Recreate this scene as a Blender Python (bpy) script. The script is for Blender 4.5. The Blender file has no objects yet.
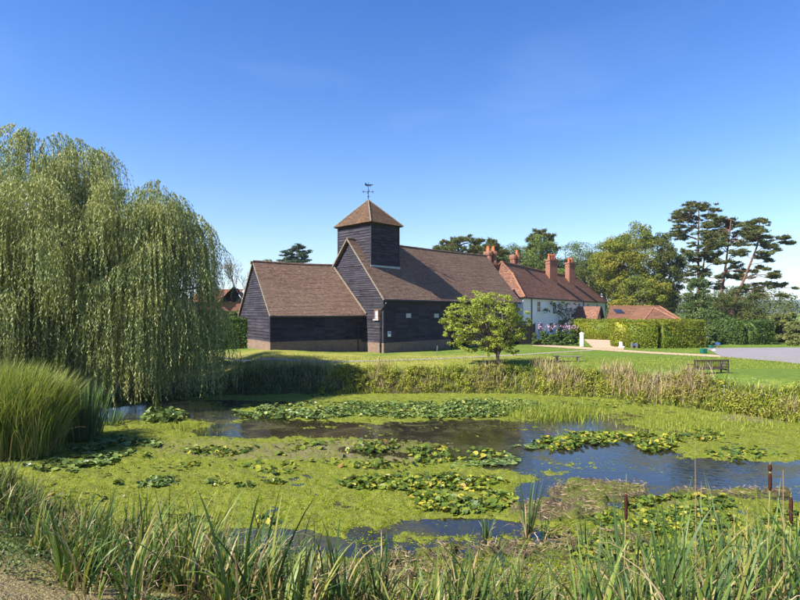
import bpy, math, random
import numpy as np
from mathutils import Vector
R = math.radians
rs = np.random.RandomState(7)
random.seed(7)
scene = bpy.context.scene

# ------------------------------------------------------------------ camera
F = 541.0; HV = 311.0; EYE = 3.25; ZW = -1.55          # focal length (px of 800), horizon row, eye height, water level
cam = bpy.data.cameras.new('camera'); camo = bpy.data.objects.new('camera', cam)
scene.collection.objects.link(camo); scene.camera = camo
cam.sensor_width = 36; cam.lens = 36 * F / 800; cam.shift_y = 11 / 800
cam.clip_start = 0.1; cam.clip_end = 12000
camo.location = (0, 0, EYE); camo.rotation_euler = (R(90), 0, 0)

# ------------------------------------------------------------------ sky, sun, exposure
SUN_EL = 43; TRAVEL = Vector((0.88, 0.465, 0)).normalized()      # the way the light travels over the ground
world = bpy.data.worlds.new('World'); scene.world = world; world.use_nodes = True
nt = world.node_tree; nt.nodes.clear()
sky = nt.nodes.new('ShaderNodeTexSky'); sky.sky_type = 'NISHITA'; sky.sun_disc = False
sky.sun_elevation = R(SUN_EL); sky.sun_rotation = math.atan2(-TRAVEL.x, -TRAVEL.y)
sky.air_density = 1.0; sky.dust_density = 0.35; sky.ozone_density = 2.6; sky.altitude = 50
bg = nt.nodes.new('ShaderNodeBackground'); bg.inputs['Strength'].default_value = 0.088
wo = nt.nodes.new('ShaderNodeOutputWorld')
hs = nt.nodes.new('ShaderNodeHueSaturation'); hs.inputs['Saturation'].default_value = 1.12; hs.inputs['Hue'].default_value = 0.508
nt.links.new(sky.outputs[0], hs.inputs['Color']); tcw = nt.nodes.new('ShaderNodeTexCoord'); sx = nt.nodes.new('ShaderNodeSeparateXYZ'); nt.links.new(tcw.outputs['Generated'], sx.inputs[0])
crw = nt.nodes.new('ShaderNodeValToRGB'); crw.color_ramp.elements[0].position = 0.0; crw.color_ramp.elements[0].color = (.78, .81, .87, 1); crw.color_ramp.elements[1].position = .50; crw.color_ramp.elements[1].color = (.30, .66, 1.0, 1)
e_ = crw.color_ramp.elements.new(.12); e_.color = (.80, .88, .98, 1); e2_ = crw.color_ramp.elements.new(.28); e2_.color = (.56, .80, 1.0, 1)
mw = nt.nodes.new('ShaderNodeMix'); mw.data_type = 'RGBA'; mw.blend_type = 'MULTIPLY'; mw.inputs[0].default_value = 1.0
nt.links.new(sx.outputs[2], crw.inputs[0]); nt.links.new(hs.outputs[0], mw.inputs[6]); nt.links.new(crw.outputs[0], mw.inputs[7]); mpw = nt.nodes.new('ShaderNodeMapping'); mpw.inputs['Scale'].default_value = (2.2, 2.2, 7.0); mpw.inputs['Rotation'].default_value = (.15, .35, .2); nzw = nt.nodes.new('ShaderNodeTexNoise'); nzw.inputs['Scale'].default_value = 1.3; nzw.inputs['Detail'].default_value = 7; nzw.inputs['Distortion'].default_value = .6
nt.links.new(tcw.outputs['Generated'], mpw.inputs[0]); nt.links.new(mpw.outputs[0], nzw.inputs['Vector'])
crc = nt.nodes.new('ShaderNodeValToRGB'); crc.color_ramp.elements[0].position = .56; crc.color_ramp.elements[0].color = (0, 0, 0, 1); crc.color_ramp.elements[1].position = .80; crc.color_ramp.elements[1].color = (.05, .05, .05, 1); nt.links.new(nzw.outputs[0], crc.inputs[0])
mc = nt.nodes.new('ShaderNodeMix'); mc.data_type = 'RGBA'; mc.inputs[7].default_value = (5.2, 6.3, 7.4, 1); nt.links.new(crc.outputs[0], mc.inputs[0]); nt.links.new(mw.outputs[2], mc.inputs[6]); nt.links.new(mc.outputs[2], bg.inputs[0]); nt.links.new(bg.outputs[0], wo.inputs[0])
sl = bpy.data.lights.new('sun', 'SUN'); sl.energy = 5.0; sl.angle = R(0.55); sl.color = (1.0, 0.94, 0.84)
so = bpy.data.objects.new('sun', sl); scene.collection.objects.link(so)
ld = Vector((TRAVEL.x * math.cos(R(SUN_EL)), TRAVEL.y * math.cos(R(SUN_EL)), -math.sin(R(SUN_EL))))
so.rotation_euler = ld.to_track_quat('-Z', 'Y').to_euler()
scene.view_settings.view_transform = 'Standard'; scene.view_settings.look = 'None'
scene.view_settings.exposure = 1.35; scene.view_settings.gamma = 1.0; scene.view_settings.use_curve_mapping = False
scene.render.engine = 'CYCLES'
scene.cycles.max_bounces = 6; scene.cycles.transparent_max_bounces = 6
scene.cycles.diffuse_bounces = 3; scene.cycles.glossy_bounces = 3; scene.cycles.transmission_bounces = 2
scene.cycles.volume_bounces = 0

def P(u, v, z=0.0):
    Y = F * (EYE - z) / (v - HV); return ((u - 400) / F * Y, Y, z)
def at(u, Y): return (u - 400) / F * Y
def zat(v, Y): return EYE + (HV - v) / F * Y

# ------------------------------------------------------------------ mesh helpers
def link(o, parent=None):
    scene.collection.objects.link(o)
    if parent is not None: o.parent = parent
    return o
def tag(o, label=None, cat=None, group=None, kind=None):
    for k, v in (('label', label), ('category', cat), ('group', group), ('kind', kind)):
        if v: o[k] = v
    return o
def thing(name, label, cat, group=None, loc=(0, 0, 0), rz=0):
    o = bpy.data.objects.new(name, None); o.location = loc; o.rotation_euler = (0, 0, rz)
    return tag(link(o), label, cat, group)
def mk(name, V, Fc, mat, parent=None, smooth=False, attr=None):
    V = np.ascontiguousarray(np.asarray(V, dtype=np.float32).reshape(-1, 3)); Fc = np.asarray(Fc, dtype=np.int32)
    n, k = Fc.shape
    me = bpy.data.meshes.new(name)
    me.vertices.add(len(V)); me.vertices.foreach_set('co', V.ravel())
    me.loops.add(n * k); me.loops.foreach_set('vertex_index', Fc.ravel())
    me.polygons.add(n); me.polygons.foreach_set('loop_start', np.arange(0, n * k, k, dtype=np.int32))
    if smooth: me.polygons.foreach_set('use_smooth', np.ones(n, dtype=bool))
    me.update(calc_edges=True)
    for an, av in (attr or {}).items():
        a = me.attributes.new(an, 'FLOAT', 'POINT'); a.data.foreach_set('value', np.asarray(av, dtype=np.float32))
    me.materials.append(mat)
    return link(bpy.data.objects.new(name, me), parent)

class MB:
    def __init__(s): s.V = []; s.F = []
    def add(s, vs, fs):
        b = len(s.V); s.V += [tuple(v) for v in vs]; s.F += [tuple(b + i for i in f) for f in fs]; return s
    def box(s, c, size, rz=0, taper=1.0, tilt=None):
        hx, hy, hz = size[0] / 2, size[1] / 2, size[2] / 2; ca, sa = math.cos(rz), math.sin(rz); vs = []
        for z in (-1, 1):
            t = taper if z > 0 else 1.0
            for x, y in ((-1, -1), (1, -1), (1, 1), (-1, 1)):
                px, py, pz = x * hx * t, y * hy * t, z * hz
                if tilt: py, pz = py * math.cos(tilt) - pz * math.sin(tilt), py * math.sin(tilt) + pz * math.cos(tilt)
                vs.append((c[0] + px * ca - py * sa, c[1] + px * sa + py * ca, c[2] + pz))
        return s.add(vs, [(3, 2, 1, 0), (4, 5, 6, 7), (0, 1, 5, 4), (1, 2, 6, 5), (2, 3, 7, 6), (3, 0, 4, 7)])
    def tube(s, pts, rad, n=8, cap=True):
        pts = [Vector(p) for p in pts]; rings = []
        for i, p in enumerate(pts):
            d = (pts[min(i + 1, len(pts) - 1)] - pts[max(i - 1, 0)]).normalized()
            a = d.cross(Vector((0.31, 0.95, 0.05))); a = a.normalized() if a.length > 1e-4 else Vector((1, 0, 0)); b = d.cross(a)
            r = rad[i] if hasattr(rad, '__len__') else rad
            rings.append([p + (a * math.cos(2 * math.pi * k / n) + b * math.sin(2 * math.pi * k / n)) * r for k in range(n)])
        base = len(s.V); s.V += [tuple(v) for r_ in rings for v in r_]
        for i in range(len(pts) - 1):
            for k in range(n):
                s.F.append((base + i * n + k, base + i * n + (k + 1) % n, base + (i + 1) * n + (k + 1) % n, base + (i + 1) * n + k))
        if cap:
            s.F.append(tuple(base + k for k in reversed(range(n)))); s.F.append(tuple(base + (len(pts) - 1) * n + k for k in range(n)))
        return s
    def build(s, name, mat, parent=None, smooth=False, bevel=0):
        me = bpy.data.meshes.new(name); me.from_pydata(s.V, [], s.F); me.update()
        uv = me.uv_layers.new(name='UVMap'); Z = Vector((0, 0, 1))
        for p in me.polygons:
            n = p.normal; t = Z.cross(n); t = t.normalized() if t.length > 0.05 else Vector((1, 0, 0)); b = n.cross(t)
            for li in p.loop_indices:
                c = me.vertices[me.loops[li].vertex_index].co; uv.data[li].uv = (c.dot(t), c.dot(b))
            if smooth: p.use_smooth = True
        me.materials.append(mat); o = link(bpy.data.objects.new(name, me), parent)
        if bevel:
            m = o.modifiers.new('bevel', 'BEVEL'); m.width = bevel; m.segments = 2
        return o

def lapped(mb, bl, br, tr, tl, gauge, lap, seg=1, wob=0.0, rnd=None):
    """courses of boards or tiles over the quad bl-br-tr-tl, each course standing proud at its lower edge"""
    bl, br, tr, tl = map(Vector, (bl, br, tr, tl)); rnd = rnd or random
    n = (br - bl).cross((tl - bl) if (tl - bl).length > .01 else (tr - bl)).normalized()
    H = max((tl - bl).length, (tr - br).length); rows = max(1, int(round(H / gauge)))
    for i in range(rows):
        a, b = i / rows, (i + 1) / rows; prev = None
        jit = rnd.uniform(-.25, .25) * lap
        for k in range(seg + 1):
            f = k / seg
            lo = (bl.lerp(tl, a)).lerp(br.lerp(tr, a), f) + n * (lap + jit + (rnd.uniform(-wob, wob) if seg > 1 else 0))
            hi = (bl.lerp(tl, b)).lerp(br.lerp(tr, b), f) + n * 0.004
            un = (bl.lerp(tl, a)).lerp(br.lerp(tr, a), f) + n * 0.002
            if prev:
                mb.add([prev[0], lo, hi, prev[1]], [(0, 1, 2, 3)]); mb.add([prev[2], un, lo, prev[0]], [(0, 1, 2, 3)])
            prev = (lo, hi, un)

# ------------------------------------------------------------------ numpy noise
_tab = np.random.RandomState(3).rand(256, 256)
def vnoise(x, y):
    xi = np.floor(x).astype(int); yi = np.floor(y).astype(int); fx = x - xi; fy = y - yi
    fx = fx * fx * (3 - 2 * fx); fy = fy * fy * (3 - 2 * fy)
    g = lambda a, b: _tab[a & 255, b & 255]
    return (g(xi, yi) * (1 - fx) + g(xi + 1, yi) * fx) * (1 - fy) + (g(xi, yi + 1) * (1 - fx) + g(xi + 1, yi + 1) * fx) * fy
def fbm(x, y, o=4):
    s = 0; a = .5; t = 0
    for i in range(o): s = s + a * vnoise(x * 2 ** i + 17.3 * i, y * 2 ** i + 9.1 * i); t += a; a *= .5
    return s / t
def sstep(a, b, x):
    t = np.clip((x - a) / (b - a), 0, 1); return t * t * (3 - 2 * t)

# ------------------------------------------------------------------ materials
def newmat(name):
    m = bpy.data.materials.new(name); m.use_nodes = True; m.node_tree.nodes.clear(); return m, m.node_tree
class N:
    def __init__(s, name): s.m, s.t = newmat(name)
    def n(s, typ, props=None, **ins):
        nd = s.t.nodes.new(typ)
        for k, v in (props or {}).items(): setattr(nd, k, v)
        for k, v in ins.items():
            key = k.replace('_', ' ') if k.replace('_', ' ') in nd.inputs else k
            s.set(nd.inputs[int(k[1:])] if k[0] == 'i' and k[1:].isdigit() else nd.inputs[key], v)
        return nd
    def set(s, inp, v):
        if isinstance(v, bpy.types.NodeSocket): s.t.links.new(v, inp)
        elif isinstance(v, (tuple, list)) and len(v) == 3 and inp.type == 'RGBA': inp.default_value = (*v, 1)
        else: inp.default_value = v
    def noise(s, scale, detail=4, rough=.55, vec=None, dist=0.0):
        nd = s.n('ShaderNodeTexNoise', Scale=scale, Detail=detail, Roughness=rough, Distortion=dist)
        if vec is not None: s.t.links.new(vec, nd.inputs['Vector'])
        return nd.outputs['Fac']
    def ramp(s, fac, stops, interp='LINEAR'):
        nd = s.n('ShaderNodeValToRGB'); s.t.links.new(fac, nd.inputs[0]); cr = nd.color_ramp; cr.interpolation = interp
        while len(cr.elements) < len(stops): cr.elements.new(.5)
        for e, (p, c) in zip(cr.elements, stops): e.position = p; e.color = (*c, 1) if len(c) == 3 else c
        return nd.outputs[0]
    def mix(s, f, a, b, mode='MIX'):
        nd = s.n('ShaderNodeMix', {'data_type': 'RGBA', 'blend_type': mode}); s.set(nd.inputs[0], f); s.set(nd.inputs[6], a); s.set(nd.inputs[7], b); return nd.outputs[2]
    def math(s, op, a, b=0.0):
        nd = s.n('ShaderNodeMath', {'operation': op}); s.set(nd.inputs[0], a); s.set(nd.inputs[1], b); return nd.outputs[0]
    def coord(s, which='Object'): return s.n('ShaderNodeTexCoord').outputs[which]
    def pos(s): return s.n('ShaderNodeNewGeometry').outputs['Position']
    def bump(s, h, strength=.5, dist=.02):
        return s.n('ShaderNodeBump', Height=h, Strength=strength, Distance=dist).outputs[0]
    def out(s, sh): s.t.links.new(sh, s.n('ShaderNodeOutputMaterial').inputs[0]); return s.m
    def bsdf(s, col, rough=.8, spec=.3, normal=None, metal=0.0, **kw):
        b = s.n('ShaderNodeBsdfPrincipled'); s.set(b.inputs['Base Color'], col); s.set(b.inputs['Roughness'], rough)
        s.set(b.inputs['Specular IOR Level'], spec); s.set(b.inputs['Metallic'], metal)
        if normal is not None: s.t.links.new(normal, b.inputs['Normal'])
        for k, v in kw.items(): s.set(b.inputs[k], v)
        return b.outputs[0]

def foliage(name, stops, trans=.3, rough=.55, spec=.25, scale=.35, patch=None, amt=.6):
    m = N(name); rnd = m.n('ShaderNodeNewGeometry').outputs['Random Per Island']
    c = m.ramp(rnd, stops)
    if patch:
        f = m.ramp(m.noise(scale, 3, .6, m.pos()), [(.42, (0, 0, 0)), (.62, (amt, amt, amt))])
        c = m.mix(f, c, patch)
    b = m.bsdf(c, rough, spec * .6)
    t = m.n('ShaderNodeBsdfTranslucent'); m.set(t.inputs[0], m.mix(1.0, c, (1.0, 1.0, .45), 'MULTIPLY'))
    mx = m.n('ShaderNodeMixShader'); mx.inputs[0].default_value = trans
    m.t.links.new(b, mx.inputs[1]); m.t.links.new(t.outputs[0], mx.inputs[2])
    return m.out(mx.outputs[0])
def plain(name, col, rough=.6, spec=.3, var=.25, scale=3, bump=.0, metal=0.0):
    m = N(name); v = m.noise(scale, 5, .6, m.coord()); dark = tuple(c * (1 - var) for c in col); lite = tuple(min(1, c * (1 + var)) for c in col)
    return m.out(m.bsdf(m.ramp(v, [(.3, dark), (.7, lite)]), rough, spec, m.bump(v, bump, .02) if bump else None, metal))
def bark(name, a, b, sc=3):
    m = N(name); mp = m.n('ShaderNodeMapping', Scale=(1, 1, .18)); m.t.links.new(m.coord(), mp.inputs[0])
    v = m.noise(sc * 3, 6, .7, mp.outputs[0]); return m.out(m.bsdf(m.ramp(v, [(.35, a), (.65, b)]), .9, .1, m.bump(v, .9, .04)))
def brickmat(name, c1, c2, mortar, pale=.25):
    m = N(name); uv = m.coord('UV')
    b = m.n('ShaderNodeTexBrick', {'offset': .5}, Color1=c1, Color2=c2, Mortar=mortar, Scale=1.0); b.inputs['Mortar Size'].default_value = .009
    b.inputs['Brick Width'].default_value = .225; b.inputs['Row Height'].default_value = .075; b.inputs['Bias'].default_value = -.1
    m.t.links.new(uv, b.inputs['Vector'])
    v = m.noise(1.3, 5, .65, uv); v2 = m.noise(9, 3, .6, uv)
    c = m.mix(m.ramp(v, [(.4, (0, 0, 0)), (.7, (.5, .5, .5))]), b.outputs[0], tuple(x * pale * 2.2 for x in c1))
    c = m.mix(m.ramp(v2, [(.45, (0, 0, 0)), (.75, (.55, .55, .55))]), c, tuple(min(1, x * 1.7) for x in mortar))
    return m.out(m.bsdf(c, .9, .15, m.bump(b.outputs[1], -.5, .01)))
def tilemat(name, cols, moss, w=.17, h=.11, amt=.5):
    m = N(name); uv = m.coord('UV')
    b = m.n('ShaderNodeTexBrick', {'offset': .5}, Color1=(0, 0, 0), Color2=(1, 1, 1), Mortar=(.4, .4, .4), Scale=1.0); b.inputs['Mortar Size'].default_value = .004
    b.inputs['Brick Width'].default_value = w; b.inputs['Row Height'].default_value = h; m.t.links.new(uv, b.inputs['Vector'])
    v = m.noise(.32, 6, .75, uv); v3 = m.noise(4.5, 4, .7, uv)
    f = m.math('ADD', m.math('MULTIPLY', b.outputs[0], .42), m.math('MULTIPLY', v3, .6))
    c = m.ramp(f, [(.18 + .62 * i / (len(cols) - 1), k) for i, k in enumerate(cols)])
    c = m.mix(m.ramp(v, [(.45, (0, 0, 0)), (.72, (amt, amt, amt))]), c, moss)
    c = m.mix(m.ramp(m.noise(1.7, 6, .78, uv), [(.55, (0, 0, 0)), (.68, (.6, .6, .6))]), c, tuple(x * 1.6 + .02 for x in moss))
    return m.out(m.bsdf(c, .92, .12, m.bump(m.noise(22, 2, .5, uv), .5, .02)))
def boardmat(name, a, b):
    m = N(name); uv = m.coord('UV'); mp = m.n('ShaderNodeMapping', Scale=(.35, 5.2, 1)); m.t.links.new(uv, mp.inputs[0])
    v = m.noise(2.2, 6, .7, mp.outputs[0]); v2 = m.noise(.8, 3, .6, uv)
    rnd = m.n('ShaderNodeNewGeometry').outputs['Random Per Island']
    f = m.math('ADD', m.math('MULTIPLY', v, .55), m.math('ADD', m.math('MULTIPLY', v2, .3), m.math('MULTIPLY', rnd, .15)))
    return m.out(m.bsdf(m.ramp(f, [(.32, a), (.66, b)]), .7, .12, m.bump(v, .4, .01)))

M = {}
M['board'] = boardmat('black_weatherboard', (.010, .009, .012), (.056, .050, .064))
M['brick'] = brickmat('plinth_brick', (.20, .11, .075), (.12, .075, .055), (.19, .17, .14))
M['redbrick'] = brickmat('red_brick', (.28, .09, .05), (.17, .06, .04), (.20, .14, .11), .2)
M['tile'] = tilemat('barn_tiles', [(.07, .042, .034), (.125, .075, .056), (.185, .112, .082), (.27, .165, .115)], (.19, .15, .10), amt=.65)
M['tiletower'] = tilemat('tower_tiles', [(.05, .029, .024), (.088, .052, .038), (.13, .074, .050), (.25, .165, .06)], (.14, .11, .075))
M['tilered'] = tilemat('house_tiles', [(.06, .033, .026), (.15, .072, .05), (.24, .115, .075), (.40, .22, .14)], (.11, .075, .052), amt=.5)
M['tilebrown'] = tilemat('outbuilding_tiles', [(.09, .05, .035), (.17, .08, .05), (.24, .12, .075), (.28, .16, .10)], (.13, .09, .06), amt=.4)
M['ridge'] = plain('ridge_tiles', (.24, .115, .07), .9, .1, .4, 4, .3)
M['mortar'] = plain('verge_mortar', (.20, .165, .12), .9, .1, .3, 6, .2)
M['white'] = plain('white_render', (.76, .75, .72), .8, .2, .06, .8, .1)
M['whitepaint'] = plain('white_paint', (.78, .78, .76), .5, .4, .05, 2)
M['blackiron'] = plain('black_iron', (.012, .012, .014), .45, .5, .3, 5)
M['lead'] = plain('lead_flashing', (.30, .32, .34), .6, .4, .15, 5)
M['pot'] = plain('terracotta', (.48, .13, .055), .8, .2, .25, 5)
M['glass'] = plain('dark_glass', (.02, .025, .03), .08, .8, .2, 1)
M['pale'] = plain('pale_blind', (.36, .40, .43), .3, .5, .1, 5)
M['oldwood'] = plain('weathered_wood', (.17, .135, .11), .85, .15, .35, 7, .4)
M['darkwood'] = plain('dark_bench_wood', (.065, .045, .035), .8, .2, .4, 8, .4)
M['frame'] = plain('oak_frame', (.22, .10, .045), .6, .3, .25, 6)
M['greenp'] = plain('green_plastic', (.008, .11, .075), .45, .5, .15, 6)
M['bluesign'] = plain('blue_sign', (.03, .12, .38), .5, .4, .1, 6)
M['fencew'] = plain('black_fence', (.012, .010, .011), .8, .2, .4, 6)

# ground
m = N('lawn'); p = m.pos()
A = lambda nm: m.n('ShaderNodeAttribute', {'attribute_name': nm}).outputs['Fac']
n1 = m.noise(.22, 5, .65, p); n2 = m.noise(2.4, 5, .7, p); n3 = m.noise(22, 3, .7, p)
green = m.mix(m.ramp(n2, [(.38, (0, 0, 0)), (.66, (1, 1, 1))]), (.06, .12, .010), (.14, .20, .022))
dryc = m.mix(m.ramp(n3, [(.35, (0, 0, 0)), (.65, (1, 1, 1))]), (.24, .23, .035), (.40, .34, .09))
f = m.math('ADD', m.math('MULTIPLY', A('dry'), 1.0), m.math('SUBTRACT', m.math('ADD', m.math('MULTIPLY', n1, 1.5), m.math('MULTIPLY', n2, .7)), 1.12))
c = m.mix(m.ramp(f, [(.12, (0, 0, 0)), (.62, (.92, .92, .92))]), green, dryc)
c = m.mix(m.ramp(n3, [(.3, (0, 0, 0)), (.75, (.35, .35, .35))]), c, (.22, .25, .08))
bare = m.mix(n3, (.15, .105, .07), (.30, .22, .15))
c = m.mix(m.math('MULTIPLY', A('bare'), m.ramp(n2, [(.3, (.55, .55, .55)), (.6, (1, 1, 1))])), c, bare)
mudc = m.mix(n3, (.028, .022, .012), (.085, .062, .035))
c = m.mix(A('mud'), c, mudc)
M['lawn'] = m.out(m.bsdf(c, .95, .1, m.bump(m.math('ADD', n3, m.math('MULTIPLY', n2, 1.2)), .8, .08)))
def stoney(name, a, b, sc=6):
    m = N(name); p = m.pos(); v = m.noise(sc, 5, .75, p); w = m.noise(.5, 3, .6, p)
    c = m.mix(m.math('MULTIPLY', w, .5), m.mix(v, a, b), tuple(x * .8 for x in a)); return m.out(m.bsdf(c, .95, .1, m.bump(v, .5, .02)))
M['gravel'] = stoney('tan_gravel', (.34, .245, .165), (.50, .38, .27))
M['tarmac'] = stoney('old_tarmac', (.15, .135, .145), (.33, .30, .315), 9)
M['greypath'] = stoney('grey_path', (.22, .19, .17), (.36, .31, .28))
# water
m = N('pond_water'); p = m.pos()
rip = m.noise(5.0, 3, .55, p, .3); big = m.noise(.35, 4, .6, p)
film = m.math('MULTIPLY', m.ramp(m.noise(.9, 6, .75, p, .6), [(.46, (0, 0, 0)), (.60, (1, 1, 1))]), m.ramp(m.noise(.30, 3, .5, p), [(.40, (0, 0, 0)), (.58, (.85, .85, .85))]))
speck = m.ramp(m.noise(11, 4, .75, p), [(.55, (0, 0, 0)), (.64, (.9, .9, .9))])
filmc = m.mix(m.noise(6, 3, .6, p), (.035, .035, .012), (.085, .078, .028))
fac = m.math('MAXIMUM', film, m.math('MULTIPLY', speck, m.ramp(big, [(.35, (.1, .1, .1)), (.65, (.8, .8, .8))])))
w = m.bsdf((.014, .013, .006), .05, .75, m.bump(rip, .22, .03)); w2 = m.bsdf(filmc, .65, .15, m.bump(speck, .5, .02))
mx = m.n('ShaderNodeMixShader'); m.t.links.new(fac, mx.inputs[0]); m.t.links.new(w, mx.inputs[1]); m.t.links.new(w2, mx.inputs[2])
M['water'] = m.out(mx.outputs[0])
# algae mat
m = N('algae_mat'); p = m.pos()
a1 = m.noise(.8, 5, .7, p); a4 = m.noise(2.2, 5, .75, p, .8); a2 = m.noise(7, 5, .7, p); a3 = m.noise(38, 3, .7, p)
c = m.ramp(m.math('ADD', m.math('MULTIPLY', a2, .6), m.math('MULTIPLY', a3, .4)), [(.33, (.03, .055, .002)), (.5, (.17, .21, .004)), (.66, (.33, .36, .008))])
c = m.mix(m.ramp(a1, [(.40, (0, 0, 0)), (.62, (.7, .7, .7))]), c, m.mix(a3, (.10, .17, .004), (.24, .28, .008)))
br = m.mix(a3, (.075, .055, .03), (.30, .23, .17))
bf = m.math('MULTIPLY', m.n('ShaderNodeAttribute', {'attribute_name': 'brown'}).outputs['Fac'], m.ramp(m.math('ADD', m.math('MULTIPLY', a2, .7), m.math('MULTIPLY', a3, .3)), [(.42, (0, 0, 0)), (.52, (1, 1, 1))]))
c = m.mix(m.ramp(a4, [(.48, (0, 0, 0)), (.66, (.6, .6, .6))]), c, m.mix(a3, (.02, .04, .003), (.10, .13, .010)))  # darker green mottling, partly shadow tones painted into the mat's colour
c = m.mix(bf, c, br)
M['algae'] = m.out(m.bsdf(c, .9, .08, m.bump(m.math('ADD', a3, m.math('MULTIPLY', a2, 1.5)), .9, .05)))
m = N('debris_mud'); p = m.pos(); a2 = m.noise(6, 5, .7, p); a3 = m.noise(32, 4, .8, p)
c = m.ramp(m.math('ADD', m.math('MULTIPLY', a2, .35), m.math('MULTIPLY', a3, .65)), [(.36, (.022, .018, .008)), (.5, (.09, .065, .04)), (.62, (.24, .18, .13))])
c = m.mix(m.ramp(m.noise(1.6, 4, .7, p), [(.40, (0, 0, 0)), (.54, (.85, .85, .85))]), c, m.mix(a3, (.07, .10, .01), (.18, .21, .02)))
M['mud'] = m.out(m.bsdf(c, .85, .25, m.bump(a3, 1.0, .06)))

# ------------------------------------------------------------------ terrain
shore_px = [(60, 404), (120, 401), (180, 398), (230, 395), (330, 394), (430, 394), (520, 394), (600, 398), (660, 405), (720, 413), (800, 424), (1000, 440), (1050, 480),
            (1000, 560), (850, 635), (600, 640), (400, 622), (250, 592), (130, 546), (60, 512), (10, 490), (-30, 470), (0, 459), (30, 452), (70, 441), (78, 425)]
POND = np.array([P(u, v, ZW)[:2] for u, v in shore_px])
def sdist(x, y):
    x = np.asarray(x, float); y = np.asarray(y, float); d = np.full(x.shape, 1e9); ins = np.zeros(x.shape, bool); n = len(POND)
    for i in range(n):
        ax, ay = POND[i]; bx, by = POND[(i + 1) % n]; ex, ey = bx - ax, by - ay
        t = np.clip(((x - ax) * ex + (y - ay) * ey) / (ex * ex + ey * ey), 0, 1)
        d = np.minimum(d, np.hypot(x - ax - t * ex, y - ay - t * ey))
        if ay != by:
            c = ((ay > y) != (by > y)) & (x < (bx - ax) * (y - ay) / (by - ay) + ax); ins ^= c
    return np.where(ins, -d, d)
def ground(x, y):
    x = np.asarray(x, float); y = np.asarray(y, float); d = sdist(x, y)
    dn = d + (fbm(x * .7, y * .7) - .5) * .7 * sstep(0, 1, d)
    zf = np.interp(dn, [0, .4, 1.2, 2.4, 3.1], [ZW - .03, -1.2, -.45, -.06, 0])
    zn = np.interp(dn, [0, 1, 2, 3.5, 5, 7, 10], [ZW - .03, -1.1, -.4, .45, .95, 1.3, 1.5])
    zl = np.interp(dn, [0, 2, 4, 8, 12], [ZW - .03, -1.42, -1.15, -.4, 0])
    wn = sstep(15, 9, y); wl = sstep(-9, -12, x) * (1 - wn)
    z = zf * (1 - wl) + zl * wl; z = z * (1 - wn) + zn * wn
    z = z + .45 * np.exp(-((x + 10.5) ** 2 + (y - 40) ** 2) / 22.)
    z = z - sstep(0, 60, x - 60) * 2.5 * sstep(20, 60, y)
    return np.where(d < 0, ZW - .03 - np.minimum(.5, -d * .35), z)
def axis(a, b, step, lo, hi):
    c = list(np.arange(a, b + 1e-6, step)); s = step; v = c[-1]
    while v < hi: s *= 1.28; v += s; c.append(min(v, hi))
    s = step; v = c[0]; l = []
    while v > lo: s *= 1.28; v -= s; l.append(max(v, lo))
    return np.array(l[::-1] + c)
gx = axis(-30, 34, .32, -4500, 4500); gy = axis(-2, 50, .32, -200, 5000)
X, Y = np.meshgrid(gx, gy); Z = ground(X, Y) + np.where(Y < 50, (fbm(X * 1.7, Y * 1.7) - .5) * .05 * (sdist(X, Y) > .3), 0)
Z = np.where((sdist(X, Y) > 3.3) & (Y > 20) & (X > -9), np.minimum(Z, np.where((X + 10.5) ** 2 + (Y - 40) ** 2 < 60, 9, .0)), Z)
nx, ny = len(gx), len(gy); idx = np.arange(nx * ny).reshape(ny, nx)
Q = np.stack([idx[:-1, :-1], idx[:-1, 1:], idx[1:, 1:], idx[1:, :-1]], -1).reshape(-1, 4)
D = sdist(X, Y)
# how dry the turf is: bleached strip below the barn and the trodden bank in the near left corner
dry = .20 + .75 * np.exp(-((X + 3) / 12) ** 2 - ((Y - 36.5) / 3.2) ** 2) + .55 * sstep(8, 5, Y) * (X < 2) - .12 * sstep(4, 12, X) * (Y > 20)
bare = sstep(.55, .8, fbm(X * .9 + 5, Y * .9)) * .5 * np.exp(-((X + 6) / 9) ** 2 - ((Y - 37.5) / 2) ** 2) + .8 * sstep(7.5, 5, Y) * sstep(3, 4.2, D) + .5 * np.exp(-((X + 13.5) / 3) ** 2 - ((Y - 38) / 2.5) ** 2)
mud = sstep(2.4, 1.0, D) * sstep(-9, -10, -Y) + sstep(3.6, 2.6, D) * sstep(16, 12, Y)
mud = np.clip(mud + (X < -10) * (Y < 34) * (Y > 14) * sstep(7, 3, D), 0, 1) * (.6 + .5 * fbm(X * 2, Y * 2))
go = mk('ground', np.stack([X, Y, Z], -1), Q, M['lawn'], smooth=True, attr={'dry': dry.ravel(), 'bare': np.clip(bare, 0, 1).ravel(), 'mud': np.clip(mud, 0, 1).ravel()})
tag(go, 'mown lawn and pond banks with dry yellow patches', kind='structure')
# water sheet
b = .6; px = POND.copy(); cen = px.mean(0); px = cen + (px - cen) * 1.03
mbw = MB(); mbw.add([(x, y, ZW) for x, y in px], [tuple(range(len(px)))[::-1]])
wo_ = mbw.build('pond_water', M['water']); tag(wo_, 'dark still pond water', kind='structure')
if wo_.data.polygons[0].normal.z < 0: wo_.data.flip_normals()

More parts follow.
